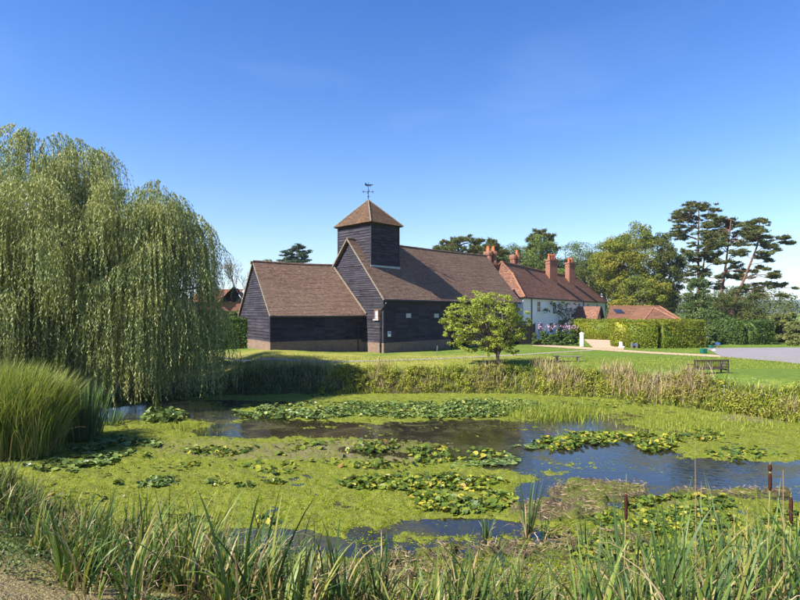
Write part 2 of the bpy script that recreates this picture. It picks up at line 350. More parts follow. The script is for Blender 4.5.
def ribbon(name, left, right, mat, z, label, n=60):
    """strip between two pixel polylines laid on the lawn"""
    def res(pl):
        pl = [P(u, v)[:2] for u, v in pl]; d = np.r_[0, np.cumsum([math.dist(pl[i], pl[i + 1]) for i in range(len(pl) - 1)])]
        t = np.linspace(0, d[-1], n); return np.stack([np.interp(t, d, [q[0] for q in pl]), np.interp(t, d, [q[1] for q in pl])], 1)
    a, c = res(left), res(right); K = 7; V = []
    for i in range(n):
        for k in range(K):
            q = a[i] * (1 - k / (K - 1)) + c[i] * (k / (K - 1))
            e = (.10 * (vnoise(np.array(q[0] * 2.1), np.array(q[1] * 2.1)) - .5)) if k in (0, K - 1) else 0
            V.append((q[0], q[1] + e, z + float(max(0, ground(q[0], q[1])))))
    Fq = [(i * K + k, i * K + k + 1, (i + 1) * K + k + 1, (i + 1) * K + k) for i in range(n - 1) for k in range(K - 1)]
    o = mk(name, V, Fq, mat); 
    if o.data.polygons[10].normal.z < 0: o.data.flip_normals()
    return tag(o, label, kind='structure')
ribbon('path', [(215, 357.6), (240, 361.5), (340, 362.6), (432, 359.8), (500, 356.4), (560, 352.6), (597, 350.4)], [(215, 356.6), (240, 360.0), (340, 361.2), (432, 358.6), (500, 355.4), (560, 351.8), (597, 349.6)], M['greypath'], .012, 'narrow grey path across the lawn')
ribbon('gravel_path', [(532, 346), (570, 348.6), (594, 350.2), (650, 353.8), (700, 356.4), (735, 358.4)], [(532, 344.2), (570, 346.4), (594, 348.0), (650, 351.9), (700, 354.4), (745, 356.4)], M['gravel'], .018, 'pale tan gravel path beside the hedge')
ribbon('gravel_apron', [(594, 349.0), (615, 350.0), (624, 350.5)], [(583, 338.6), (606, 338.6), (622, 339.4)], M['gravel'], .026, 'pale gravel drive in the gap of the hedge')
ribbon('tarmac_drive', [(722, 357.3), (745, 359.3), (775, 361.8), (800, 364.4), (900, 378)], [(706, 348.6), (740, 348.2), (775, 348.0), (800, 347.8), (900, 346)], M['tarmac'], .034, 'mauve grey tarmac drive')
# far hills
def hills(name, y0, h, seed, lab, mat):
    xs = np.linspace(-5000, 5000, 500); rows = []
    prof = h * (.55 + .75 * fbm(xs / 420. + seed, xs * 0 + seed, 5)) + 9 * vnoise(xs / 22. + seed, xs * 0 + 2.) + 5 * vnoise(xs / 9. + seed, xs * 0 + 5.)
    for t in (0, .25, .55, 1.0, .9): rows.append(np.stack([xs, xs * 0 + y0 + (t * 500 if t != .9 else 900), prof * (t if t != .9 else .6) - 2], -1))
    V = np.concatenate(rows); n = len(xs)
    Fq = [(r * n + i, r * n + i + 1, (r + 1) * n + i + 1, (r + 1) * n + i) for r in range(4) for i in range(n - 1)]
    return tag(mk(name, V, Fq, mat), lab, kind='structure')
m = N('wooded_hill'); p = m.pos(); v = m.noise(.02, 6, .75, p); M['hill'] = m.out(m.bsdf(m.ramp(v, [(.35, (.014, .028, .012)), (.6, (.035, .055, .022)), (.75, (.08, .095, .04))]), .95, .05, m.bump(v, 1, 10)))
hills('hills', 1300, 30, 3, 'low wooded hill behind the drive', M['hill'])
hills('hills', 2600, 66, 11, 'higher hazy wooded ridge on the skyline', M['hill'])

# ------------------------------------------------------------------ barn
BA = Vector((.701, .713, 0)); BB = Vector((-.713, .701, 0)); C0 = Vector((-1.28, 41.86, 0)); UZ = Vector((0, 0, 1))
def bp(s, t, z): return C0 + BB * s + BA * t + UZ * z
EV, RZ, HW, WD, LN = 4.44, 9.12, 4.07, 8.14, 18.95; PL = .78
barn = thing('barn', 'black weatherboarded barn with tiled roof, square tower and lower side wing', 'barn', loc=(0, 0, 0))
rb = random.Random(5)
w = MB(); lapped(w, bp(0, 0, PL), bp(0, LN, PL), bp(0, LN, EV), bp(0, 0, EV), .235, .05, 14, .006, rb)
w.build('long_wall', M['board'], barn)
w = MB(); lapped(w, bp(WD, 0, PL), bp(0, 0, PL), bp(0, 0, EV), bp(WD, 0, EV), .235, .05, 8, .006, rb)
lapped(w, bp(WD, 0, EV), bp(0, 0, EV), bp(HW, 0, RZ - .1), bp(HW, 0, RZ - .1), .235, .05, 6, .006, rb)
w.build('gable_wall', M['board'], barn)
w = MB()
w.add([bp(WD, LN, -.3), bp(0, LN, -.3), bp(0, LN, EV), bp(HW, LN, RZ - .1), bp(WD, LN, EV), bp(WD, 0, -.3), bp(WD, 0, EV)], [(1, 0, 4, 3, 2), (0, 5, 6, 4)])
w.build('rear_walls', M['board'], barn)
bk = MB()
def slab(mb, a, b_, z0, z1, th, out):
    a, b_, out = Vector(a), Vector(b_), Vector(out).normalized() * th
    v = [a + UZ * z0, b_ + UZ * z0, b_ + UZ * z0 + out, a + UZ * z0 + out]; v += [q + UZ * (z1 - z0) for q in v]
    mb.add(v, [(0, 1, 2, 3), (7, 6, 5, 4), (4, 5, 1, 0), (5, 6, 2, 1), (6, 7, 3, 2), (7, 4, 0, 3)])
DOOR0, DOOR1 = 8.1, 10.9
slab(bk, bp(0, -.06, 0), bp(0, DOOR0, 0), -.4, PL - .003, .09, -BB); slab(bk, bp(0, DOOR1, 0), bp(0, LN, 0), -.4, PL - .003, .09, -BB)
slab(bk, bp(WD, 0, 0), bp(.0, 0, 0), -.4, PL - .005, .06, -BA)
bk.build('brick_plinth', M['brick'], barn)
d = MB(); slab(d, bp(0, DOOR0 + .01, 0), bp(0, DOOR1 - .01, 0), -.05, PL + 1.9, .06, -BB)
for k in range(11):
    t = DOOR0 + .06 + k * .255; slab(d, bp(-.06, t, 0), bp(-.06, t + .235, 0), 0, PL + 1.85, .02, -BB)
d.build('door', M['fencew'], barn)
for q_, z_ in ((bp(.0, .0, 0), EV), (bp(WD, 0, 0), EV)):
    c = MB(); c.box(q_ + UZ * (z_ + PL) / 2, (.17, .17, z_ - PL - .1), R(44.5)); c.build('corner_board', M['board'], barn)
# main roof: front slope runs on past the gable
OV = .25; PITCH = (RZ - EV) / HW
def sag(t): return -.10 * math.sin(math.pi * min(1, max(0, (t - 1) / (LN - 1))))
r = MB(); ns = 14
for i in range(ns):
    t0 = -OV + (LN + 2 * OV) * i / ns; t1 = -OV + (LN + 2 * OV) * (i + 1) / ns
    lapped(r, bp(-.33, t0, EV + .10 - .33 * PITCH + sag(t0) * .3), bp(-.33, t1, EV + .10 - .33 * PITCH + sag(t1) * .3), bp(HW, t1, RZ + .1 + sag(t1)), bp(HW, t0, RZ + .1 + sag(t0)), .105, .02, 2, .006, rb)
    lapped(r, bp(WD + .33, t1, EV + .10 - .33 * PITCH), bp(WD + .33, t0, EV + .10 - .33 * PITCH), bp(HW, t0, RZ + .1 + sag(t0)), bp(HW, t1, RZ + .1 + sag(t1)), .22, .02, 1, 0, rb)
# soffit sheet below the tiles
r.add([bp(-.33, -OV, EV + .02 - .33 * PITCH), bp(-.33, LN + OV, EV + .02 - .33 * PITCH), bp(HW, LN + OV, RZ - .16), bp(HW, -OV, RZ - .02), bp(WD + .33, -OV, EV - .33 * PITCH), bp(WD + .33, LN + OV, EV - .33 * PITCH)], [(3, 2, 1, 0), (4, 5, 2, 3)])
r.build('roof', M['tile'], barn)
rd = MB(); pts = [bp(HW, -OV + (LN + 2 * OV) * i / 40, RZ + .09 + sag(-OV + (LN + 2 * OV) * i / 40)) for i in range(41)]
rd.tube(pts, [.10 + .012 * (i % 2) for i in range(41)], 8); rd.build('ridge_tiles', M['tile'], barn)
v = MB()
def verge(mb, a, b_, w_=.06, h=.11):
    a, b_ = Vector(a), Vector(b_); d = (b_ - a).normalized(); s = d.cross(UZ).normalized() * w_ / 2; n_ = s.cross(d).normalized() * h / 2
    vs = [a - s - n_, a + s - n_, a + s + n_, a - s + n_, b_ - s - n_, b_ + s - n_, b_ + s + n_, b_ - s + n_]
    mb.add(vs, [(3, 2, 1, 0), (4, 5, 6, 7), (0, 1, 5, 4), (1, 2, 6, 5), (2, 3, 7, 6), (3, 0, 4, 7)])
verge(v, bp(-.34, -OV - .02, EV + .05 - .34 * PITCH), bp(HW, -OV - .02, RZ + .06)); verge(v, bp(WD + .33, -OV - .02, EV - .33 * PITCH + .05), bp(HW, -OV - .025, RZ + .06))
v.build('verge', M['mortar'], barn)
# gutters and downpipes
g = MB(); g.tube([bp(-.40, -.2, EV - .36), bp(-.40, LN + .1, EV - .40)], .065, 8); g.build('gutter', M['blackiron'], barn)
g = MB(); g.tube([bp(-.40, .02, EV - .40), bp(-.38, -.1, EV - .62), bp(.12, -.14, EV - 1.15), bp(.22, -.14, EV - 1.3), bp(.22, -.14, -.1)], .05, 8)
for z in (.6, 1.9, 2.9): g.box(bp(.22, -.12, z), (.16, .12, .07), R(45.5))
g.build('downpipe', M['blackiron'], barn)
# gable window, wall vents, notice
def window(parent, o, ax, out, w_, h, frame, pane, bars=(1, 0), sill=True, th=.05, name='window', depth=.06):
    o, ax, out = Vector(o), Vector(ax).normalized(), Vector(out).normalized(); f = MB()
    def bar(x0, x1, z0, z1, t):
        a = o + ax * x0; b_ = o + ax * x1; slab(f, a, b_, z0, z1, t, out)
    # o holds its own z: shift
    z = o.z; o = Vector((o.x, o.y, 0))
    bar(-w_ / 2 - th, -w_ / 2, z - h / 2 - th, z + h / 2 + th, depth); bar(w_ / 2, w_ / 2 + th, z - h / 2 - th, z + h / 2 + th, depth)
    bar(-w_ / 2, w_ / 2, z + h / 2, z + h / 2 + th, depth - .003); bar(-w_ / 2, w_ / 2, z - h / 2 - th, z - h / 2, depth - .003)
    for k in range(bars[0]):
        x = -w_ / 2 + w_ * (k + 1) / (bars[0] + 1); bar(x - .02, x + .02, z - h / 2, z + h / 2, depth - .015)
    for k in range(bars[1]):
        zz = z - h / 2 + h * (k + 1) / (bars[1] + 1); bar(-w_ / 2, w_ / 2, zz - .018, zz + .018, depth - .02)
    fo = f.build(name, frame, parent)
    pn = MB(); slab(pn, o - ax * w_ / 2, o + ax * w_ / 2, z - h / 2, z + h / 2, .015, out); pn.build('pane', pane, fo)
    if sill:
        s = MB(); slab(s, o - ax * (w_ / 2 + .12), o + ax * (w_ / 2 + .12), z - h / 2 - th - .06, z - h / 2 - th - .003, depth + .08, out); s.build('sill', M['whitepaint'], fo)
    return fo
window(barn, bp(.72, -.035, 2.97), -BB, -BA, .34, .62, M['frame'], M['pale'], (0, 0), True, .07)
for t, z in ((2.75, 2.88), (6.2, 2.85)):
    window(barn, bp(-.035, t, z), BA, -BB, .52, .30, M['lead'], M['pale'], (1, 0), False, .03, 'wall_vent')
for mt, a, b_, z0, z1, th in (('whitepaint', .42, .72, 1.25, 1.66, .05), ):
    s = MB(); slab(s, bp(-.036, a, 0), bp(-.036, b_, 0), z0, z1, th, -BB); nb = s.build('notice_board', M[mt], barn)
    s = MB(); slab(s, bp(-.087, a + .04, 0), bp(-.087, b_ - .04, 0), z0 + .2, z1 - .04, .004, -BB); s.build('notice', M['bluesign'], nb)
# tower
T0, T1, S0, S1, TZ = .61, 3.78, 2.08, 6.25, 10.55
tw = MB(); zb = EV + PITCH * S0 - .15
lapped(tw, bp(S0, T0, zb), bp(S0, T1, zb), bp(S0, T1, TZ), bp(S0, T0, TZ), .235, .046, 6, .006, rb)
lapped(tw, bp(S1, T0, 6.2), bp(S0, T0, 6.2), bp(S0, T0, TZ), bp(S1, T0, TZ), .235, .046, 6, .006, rb)
tw.add([bp(S1, T0, 6), bp(S1, T1, 6), bp(S0, T1, 6), bp(S1, T0, TZ), bp(S1, T1, TZ), bp(S0, T1, TZ)], [(1, 0, 3, 4), (2, 1, 4, 5)])
tow = tw.build('tower', M['board'], barn)
for s_, t_ in ((S0, T0), (S0, T1), (S1, T0)):
    c = MB(); c.box(bp(s_, t_, (zb + TZ) / 2), (.12, .12, TZ - zb), R(44.5)); c.build('corner_board', M['board'], tow)
s = MB(); slab(s, bp(S0 - .04, T0 - .1, 0), bp(S0 - .04, T1 + .1, 0), zb + .15 - .05, zb + .30, .05, -BB); s.build('flashing', M['lead'], tow)
tr = MB(); e = .30; sm, tm = (S0 + S1) / 2, (T0 + T1) / 2; AZ = 12.75; ap = bp(sm, tm, AZ)
cs = [bp(S0 - e, T0 - e, TZ - .12), bp(S0 - e, T1 + e, TZ - .12), bp(S1 + e, T1 + e, TZ - .12), bp(S1 + e, T0 - e, TZ - .12)]
for i in range(4): lapped(tr, cs[i], cs[(i + 1) % 4], ap, ap, .105, .02, 6, .006, rb)
tr.add([q - UZ * .05 for q in cs], [(3, 2, 1, 0)]); tro = tr.build('tower_roof', M['tiletower'], tow)
hp = MB()
for q in cs: hp.tube([q + UZ * .02, q.lerp(ap, .5) + UZ * .035, ap + UZ * .02], .055, 6)
hp.build('hip_tiles', M['mortar'], tow)
# weather vane
vn = MB(); a0 = ap - UZ * .1; vn.tube([a0, a0 + UZ * 1.62], [.035, .018], 8)
vn.tube([a0 + UZ * .34, a0 + UZ * .40, a0 + UZ * .46], [.02, .10, .02], 8)
wv = vn.build('weather_vane', M['blackiron'], barn)
vn = MB(); zc = .82
for a in (0, 90, 180, 270):
    dx, dy = math.cos(R(a + 12)), math.sin(R(a + 12)); q = a0 + UZ * zc; e_ = q + Vector((dx, dy, 0)) * .36; vn.tube([q, e_], .016, 6)
    t_ = Vector((dx, dy, 0))
    def st(x0, z0, x1, z1): vn.tube([e_ + t_ * x0 + UZ * z0, e_ + t_ * x1 + UZ * z1], .018, 5)
    if a == 90: st(0, -.09, 0, .09); st(0, .09, .13, -.09); st(.13, -.09, .13, .09)
    elif a == 0: st(0, -.09, 0, .09); st(0, .09, .12, .09); st(0, 0, .09, 0); st(0, -.09, .12, -.09)
    elif a == 270: st(.12, .08, 0, .08); st(0, .08, 0, 0); st(0, 0, .12, 0); st(.12, 0, .12, -.09); st(.12, -.09, 0, -.09)
    else: st(0, .09, .03, -.09); st(.03, -.09, .075, .04); st(.075, .04, .12, -.09); st(.12, -.09, .15, .09)
vn.build('compass_arms', M['blackiron'], wv)
vn = MB(); q = a0 + UZ * 1.38; ax = Vector((.97, .2, 0)); yy = Vector((-.2, .97, 0)) * .02
sil = [(-.30, .02), (-.26, -.06), (-.14, -.05), (-.12, -.14), (-.07, -.14), (-.06, -.05), (.12, -.05), (.14, -.14), (.19, -.14), (.19, -.03), (.30, -.02), (.42, .03), (.40, .08), (.27, .06), (.16, .07), (-.12, .06), (-.18, .12), (-.26, .19), (-.31, .16), (-.27, .10), (-.30, .07)]
n = len(sil); vn.add([q + ax * x + UZ * z - yy for x, z in sil] + [q + ax * x + UZ * z + yy for x, z in sil], [tuple(range(n)), tuple(range(2 * n - 1, n - 1, -1))] + [(i, n + i, n + (i + 1) % n, (i + 1) % n) for i in range(n)])
vn.build('animal_pointer', M['blackiron'], wv)
# wing
W0 = Vector((-2.92, 43.5, 0)); W1 = Vector((-9.45, 39.5, 0)); AP = Vector((-11.43, 42.5, 0)); RP = Vector((-5.59, 46.1, 0)); W2 = AP * 2 - W1; WE, WR = 3.12, 7.05
wd = (W0 - W1).normalized(); wn_ = Vector((wd.y, -wd.x, 0)); WPL = 1.0
w = MB(); lapped(w, W1 + UZ * WPL, W0 + UZ * .80, W0 + UZ * (WE - .05), W1 + UZ * (WE - .05), .235, .05, 9, .006, rb); w.build('wing_wall', M['board'], barn)
w = MB(); lapped(w, W2 + UZ * WPL, W1 + UZ * WPL, W1 + UZ * WE, W2 + UZ * WE, .235, .05, 5, .006, rb); lapped(w, W2 + UZ * WE, W1 + UZ * WE, AP + UZ * (WR - .08), AP + UZ * (WR - .08), .235, .05, 4, .006, rb)
w.build('wing_gable_wall', M['board'], barn)
for q_ in (W1, W2):
    c = MB(); c.box(q_ + UZ * (WE + WPL) / 2, (.16, .16, WE - WPL - .02), R(31.5)); c.build('wing_corner_board', M['board'], barn)
w = MB(); q5 = [W2, W2 + wd * 7.5, AP + wd * 6.6, W1]; w.add([q5[0], q5[1], q5[1] + UZ * WE, q5[0] + UZ * WE], [(1, 0, 3, 2)]); w.build('wing_rear_wall', M['board'], barn)
bk = MB(); slab(bk, W1 - wd * .05, W0, 0, .80, .07, wn_); slab(bk, W1 - wd * .05, W1 + (W0 - W1) * .97, .8, .985, .068, wn_); slab(bk, W2, W1, -.2, WPL - .004, .05, -wd); bk.build('wing_plinth', M['brick'], barn)
r = MB(); dn = (W1 - AP); e_ = .30 / dn.length; k_ = (WR - WE) * e_
f0 = W1 + dn * e_ - wd * .12 + UZ * (WE + .12 - k_); f1 = W0 + dn * e_ + wd * .3 + UZ * (WE + .12 - k_); a_ = AP - wd * .12 + UZ * (WR + .1); b_ = RP + wd * .5 + UZ * (WR + .1)
b_front = f1 + (a_ - f0)
for i in range(6):
    q0, q1 = i / 6, (i + 1) / 6; sg = lambda q: UZ * (-.06 * math.sin(math.pi * q))
    lapped(r, f0.lerp(f1, q0) + sg(q0) * .5, f0.lerp(f1, q1) + sg(q1) * .5, a_.lerp(b_, q1) + sg(q1), a_.lerp(b_, q0) + sg(q0), .105, .02, 2, .006, rb)
bk0 = W2 - dn * e_ * .4 - wd * .12 + UZ * (WE + .12 - k_); bk1 = bk0 + (b_ - a_)
lapped(r, bk1, bk0, a_, b_, .22, .02, 1, 0, rb); r.add([f0 - UZ * .09, f1 - UZ * .09, b_ - UZ * .1, a_ - UZ * .1, bk0 - UZ * .09, bk1 - UZ * .09], [(3, 2, 1, 0), (4, 5, 2, 3)])
r.build('wing_roof', M['tile'], barn)
rd = MB(); rd.tube([a_.lerp(b_, i / 20) + UZ * (-.06 * math.sin(math.pi * i / 20) + .0) for i in range(21)], [.10 + .012 * (i % 2) for i in range(21)], 8); rd.build('wing_ridge_tiles', M['tile'], barn)
for q_ in (f0, bk0):
    v = MB(); verge(v, q_ - wd * .03 - UZ * .05, a_ - wd * .03 - UZ * .04); v.build('wing_verge', M['mortar'], barn)
v = MB()
gs = bp(WD - 2.1, -.05, WR + .12)      # mortar fillet where the wing roof meets the barn gable
verge(v, Vector((W0.x, W0.y, WE - .02)) + dn * e_ + Vector((0.05, -.12, -.05)), gs + Vector((-.1, -.1, -.02)), .09, .12)
v.build('mortar_fillet', M['mortar'], barn)
v = MB(); v.box(a_ - wd * .1 - UZ * .12, (.22, .26, .22), R(31)); v.build('finial_block', M['mortar'], barn)
g = MB(); g.tube([f0 + UZ * -.09 + wn_ * .06, f1 - UZ * .09 + wn_ * .06], .055, 8); pq = W0 - wd * .55 + wn_ * .12
g.tube([pq + wn_ * .3 + UZ * (WE - .35), pq + UZ * (WE - .65), pq + UZ * 0], .045, 8); g.build('wing_gutter', M['blackiron'], barn)

# ------------------------------------------------------------------ white house
E0 = Vector((13.5, 58.5, 0)); HD = Vector((22.7, 36, 0)).normalized(); HN = Vector((-HD.y, HD.x, 0)); HL = 42.6; HE, HR, HH = 4.72, 9.0, 4.0
def hp_(s, k, z): return E0 + HN * s + HD * k + UZ * z
def k_at(u, s=0):
    q = (u - 400) / F; o = E0 + HN * s; return (q * o.y - o.x) / (HD.x - q * HD.y)
house = thing('house', 'long white rendered house with red tiled half-hipped roof and brick chimneys', 'house')
w = MB(); a = [hp_(0.3, .3, -.6), hp_(.3, HL - .3, -.6), hp_(7.7, HL - .3, -.6), hp_(7.7, .3, -.6)]; w.add(a + [q + UZ * (HE + .5) for q in a], [(0, 1, 5, 4), (1, 2, 6, 5), (2, 3, 7, 6), (3, 0, 4, 7)])
w.build('wall', M['white'], house)
r = MB(); K0, K1 = 5.0, HL - 6.0; GH = 7.6
# half hip: lower end slope up to GH, gablet above
sG = HH * (GH - HE) / (HR - HE); kG = K0 * (GH - HE) / (HR - HE)
def ug(s, k): return hp_(s, k, 0)
nseg = 12
fl, fr, rt, rl = hp_(0, 0, HE), hp_(0, HL, HE), hp_(HH, K1, HR), hp_(HH, kG, HR)
gl = hp_(sG, kG, GH)
wobh = lambda q: UZ * (-.12 * math.sin(q * math.pi))
for i in range(nseg):
    q0, q1 = i / nseg, (i + 1) / nseg
    A0, A1 = fl.lerp(fr, q0), fl.lerp(fr, q1)
    t0 = hp_(HH, kG + (K1 - kG) * q0, HR); t1 = hp_(HH, kG + (K1 - kG) * q1, HR)
    if i == 0:
        lapped(r, fl, A1, hp_(sG, kG, GH).lerp(hp_(sG, kG + (K1 - kG) * q1, GH), 1), gl, .11, .022, 3, .008, rb)
        lapped(r, gl, hp_(sG, kG + (K1 - kG) * q1, GH), t1 + wobh(q1), t0, .11, .022, 3, .008, rb)
    else:
        lapped(r, A0, A1, t1 + wobh(q1), t0 + wobh(q0), .11, .022, 3, .008, rb)
gr = hp_(2 * HH - sG, kG, GH)
lapped(r, hp_(2 * HH, 0, HE), fl, gl, gr, .11, .022, 6, .008, rb)
lapped(r, fr, hp_(2 * HH, HL, HE), rt, rt, .11, .022, 5, .008, rb)
lapped(r, hp_(2 * HH, HL, HE), hp_(2 * HH, 0, HE), rl, rt, .3, .02, 1, 0, rb)
r.build('roof', M['tilered'], house)
w = MB(); lapped(w, gr, gl, rl, rl, .11, .025, 3, .01, rb); w.build('gablet', M['tilered'], house)
h = MB()
h.tube([fl + UZ * .05, gl + UZ * .06], .12, 6); h.tube([gl + UZ * .06, rl + UZ * .05], .09, 6); h.tube([gl + UZ * .03, gr + UZ * .03], .07, 6); 
h2_ = MB(); h2_.tube([fr + UZ * .05, rt + UZ * .05], .12, 6); h2_.build('hip_tiles', M['ridge'], house)
h.tube([gr + UZ * .06, rl + UZ * .05], .09, 6); h.build('hip_tiles', M['ridge'], house)
h = MB(); h.tube([hp_(HH, kG + (K1 - kG) * i / 30, HR + .04) + wobh(i / 30) for i in range(31)], [.13 + .015 * (i % 2) for i in range(31)], 6); h.build('ridge_tiles', M['tilered'], house)
h = MB(); h.tube([fl - UZ * .02 - HN * .05, fr - UZ * .02 - HN * .05], .07, 6)
for u in (531, 583): k = k_at(u, .3); h.tube([hp_(.2, k, HE), hp_(.2, k, -.5)], .06, 6)
h.build('gutter', M['blackiron'], house)
def chimney(parent, u0, u1, Yc, vtop, vbot, pots, rot, dep=None, flare=.1, clustered=False):
    cx = at((u0 + u1) / 2, Yc); wpx = (u1 - u0) / F * Yc; dep = dep or wpx * .7; zt, zb_ = zat(vtop, Yc), zat(vbot, Yc)
    wid = (wpx * .97) / (abs(math.cos(rot)) + abs(math.sin(rot)) * dep / wpx) if not clustered else wpx
    mb = MB(); H = zt - zb_
    if clustered:
        mb.box((cx, Yc, zb_ + H * .3), (wid * .72, wid * .72, H * .6), rot)
        mb.box((cx, Yc, zb_ + H * .62), (wid * .9, wid * .9, H * .06), rot)
        for ix in (-1, 1):
            for iy in (-1, 1):
                dx, dy = ix * wid * .24, iy * wid * .24; X_ = cx + dx * math.cos(rot) - dy * math.sin(rot); Y_ = Yc + dx * math.sin(rot) + dy * math.cos(rot)
                mb.tube([(X_, Y_, zb_ + H * .64), (X_, Y_, zb_ + H * .88)], wid * .2, 8); mb.tube([(X_, Y_, zb_ + H * .88), (X_, Y_, zb_ + H * .94), (X_, Y_, zt)], [wid * .27, wid * .31, wid * .27], 8)
    else:
        mb.box((cx, Yc, zb_ + H / 2), (wid * .88, dep, H), rot)
        mb.box((cx, Yc, zt - H * .10), (wid * .95, dep + .1, .10), rot); mb.box((cx, Yc, zt - .10), (wid, dep + .2, .22), rot)
    co = mb.build('chimney', M['redbrick'], parent)
    for i in range(pots):
        o_ = ((i + .5) / pots - .5) * wid * .85; X_ = cx + o_ * math.cos(rot); Y_ = Yc + o_ * math.sin(rot)
        if clustered: X_, Y_ = cx + (-1 if i % 2 else 1) * wid * .22, Yc + (-1 if i < 2 else 1) * wid * .22
        ph = .75 if not clustered else .6
        pb = MB(); pb.tube([(X_, Y_, zt - .02), (X_, Y_, zt + ph * .85), (X_, Y_, zt + ph * .86), (X_, Y_, zt + ph)], [.17, .13, .17, .165], 10); pb.build('chimney_pot', M['pot'], co)
    return co
hr = math.atan2(HD.y, HD.x)
def ych(u, s): return (E0 + HN * s + HD * k_at(u, s)).y
ro = hr - R(90) + R(35)
chimney(house, 545.3, 557.6, ych(551.5, 2.9), 259.5, 300, 3, R(22), 1.0)
chimney(house, 565.2, 575.2, ych(570, 2.9), 262.5, 300, 2, R(22), 1.0)
chimney(house, 484.8, 496.6, 64, 251.5, 285, 4, R(20), clustered=True)
chimney(house, 510.4, 519.2, 69, 255, 290, 1, R(20), clustered=True)
w = MB(); c1, c2 = Vector((at(478, 66), 66, 0)), Vector((at(513, 71), 71, 0)); dd = (c2 - c1).normalized(); nn = Vector((-dd.y, dd.x, 0))
lapped(w, c1 - nn * 4 + UZ * 4.2, c2 - nn * 4 + UZ * 4.2, c2 + UZ * zat(269, 71), c1 + UZ * zat(270, 66), .13, .022, 4, .01, rb)
lapped(w, c2 + nn * 4 + UZ * 4.2, c1 + nn * 4 + UZ * 4.2, c1 + UZ * zat(270, 66), c2 + UZ * zat(269, 71), .3, .022, 1, 0, rb)
w.build('rear_roof', M['tilered'], house)
w = MB(); e4 = [c1 - nn * 3.8, c2 - nn * 3.8, c2 + nn * 3.8, c1 + nn * 3.8]; w.add([q - UZ * .5 for q in e4] + [q + UZ * 4.2 for q in e4], [(0, 1, 5, 4), (1, 2, 6, 5), (2, 3, 7, 6), (3, 0, 4, 7)]); w.build('rear_wall', M['white'], house)
for u, z, w_, hgt, b_ in ((538.5, 3.75, 1.1, 1.15, (1, 1)), (554, 3.75, 1.2, 1.15, (1, 1)), (566, 3.75, 1.1, 1.1, (1, 1)), (579, 3.75, 1.0, 1.2, (1, 1)), (587.5, 3.8, 1.2, 1.1, (1, 1)), (597, 3.8, 1.2, 1.1, (1, 1)),
                          (540, 1.15, 1.5, 1.2, (2, 1)), (551, 1.15, 1.3, 1.2, (1, 1)), (560.5, 1.3, 2.2, 1.5, (2, 1)), (573, 1.15, 1.6, 1.2, (2, 1))):
    k = k_at(u, .3); window(house, hp_(.3, k, z), HD, -HN, w_, hgt, M['whitepaint'], M['glass'], b_, True, .08)
# porch
pk = k_at(590, -1.5); pb = MB(); pz = zat(306.5, ych(592, -1.5)); pe = zat(321, ych(592, -1.5)); pw = 2.4
pr0, pr1 = hp_(-3.0, pk, pz), hp_(.3, pk, pz)
lapped(pb, hp_(-3, pk - pw, pe), hp_(-3, pk - pw, pe).lerp(hp_(.3, pk - pw, pe), 0) + Vector((0, 0, 0)), pr0, pr0, .2, .02, 1, 0, rb)
pb = MB()
lapped(pb, hp_(.3, pk - pw, pe), hp_(-3, pk - pw, pe), pr0, pr1, .13, .022, 4, .008, rb); lapped(pb, hp_(-3, pk + pw, pe), hp_(.3, pk + pw, pe), pr1, pr0, .13, .022, 4, .008, rb)
po = pb.build('porch', M['tilered'], house)
pb = MB(); verge(pb, hp_(-3.03, pk - pw, pe), pr0 - HN * .03, .1, .22); verge(pb, hp_(-3.03, pk + pw, pe), pr0 - HN * .035, .1, .22); pb.tube([hp_(-2.8, pk - pw + .4, pe - .05), hp_(-2.8, pk + pw - .4, pe - .05)], .1, 4)
for kk in (pk - 1.9, pk + 1.9): pb.box(hp_(-2.8, kk, (pe - .5) / 2), (.18, .18, pe + .5), hr)
pb.build('porch_timber', M['fencew'], po)
pb = MB(); a, b_, c_ = hp_(-2.7, pk - pw + .5, pe + .1), hp_(-2.7, pk + pw - .5, pe + .1), hp_(-2.7, pk, pz - .5); pb.add([a, b_, c_], [(0, 1, 2)]); pb.build('porch_gable', M['white'], po)

# low outbuilding
ob = thing('outbuilding', 'low outbuilding with brown hipped tiled roof behind the clipped hedge', 'outbuilding')
OY = 72.; r = MB(); oe = 1.9; o0, o1 = Vector((at(606, 70), 70, oe)), Vector((at(684, 70), 70, oe)); o2, o3 = o1 + Vector((4, 10, 0)), o0 + Vector((4, 10, 0)); ra = Vector((at(610, 75), 75, zat(306.5, 75))); rbb = Vector((at(660, 75), 75, zat(306.5, 75)))
lapped(r, o0, o1, rbb, ra, .13, .022, 10, .01, rb); lapped(r, o1, o2, rbb, rbb, .13, .022, 5, .01, rb); lapped(r, o2, o3, ra, rbb, .3, .02, 1, 0, rb); lapped(r, o3, o0, ra, ra, .13, .02, 3, .01, rb)
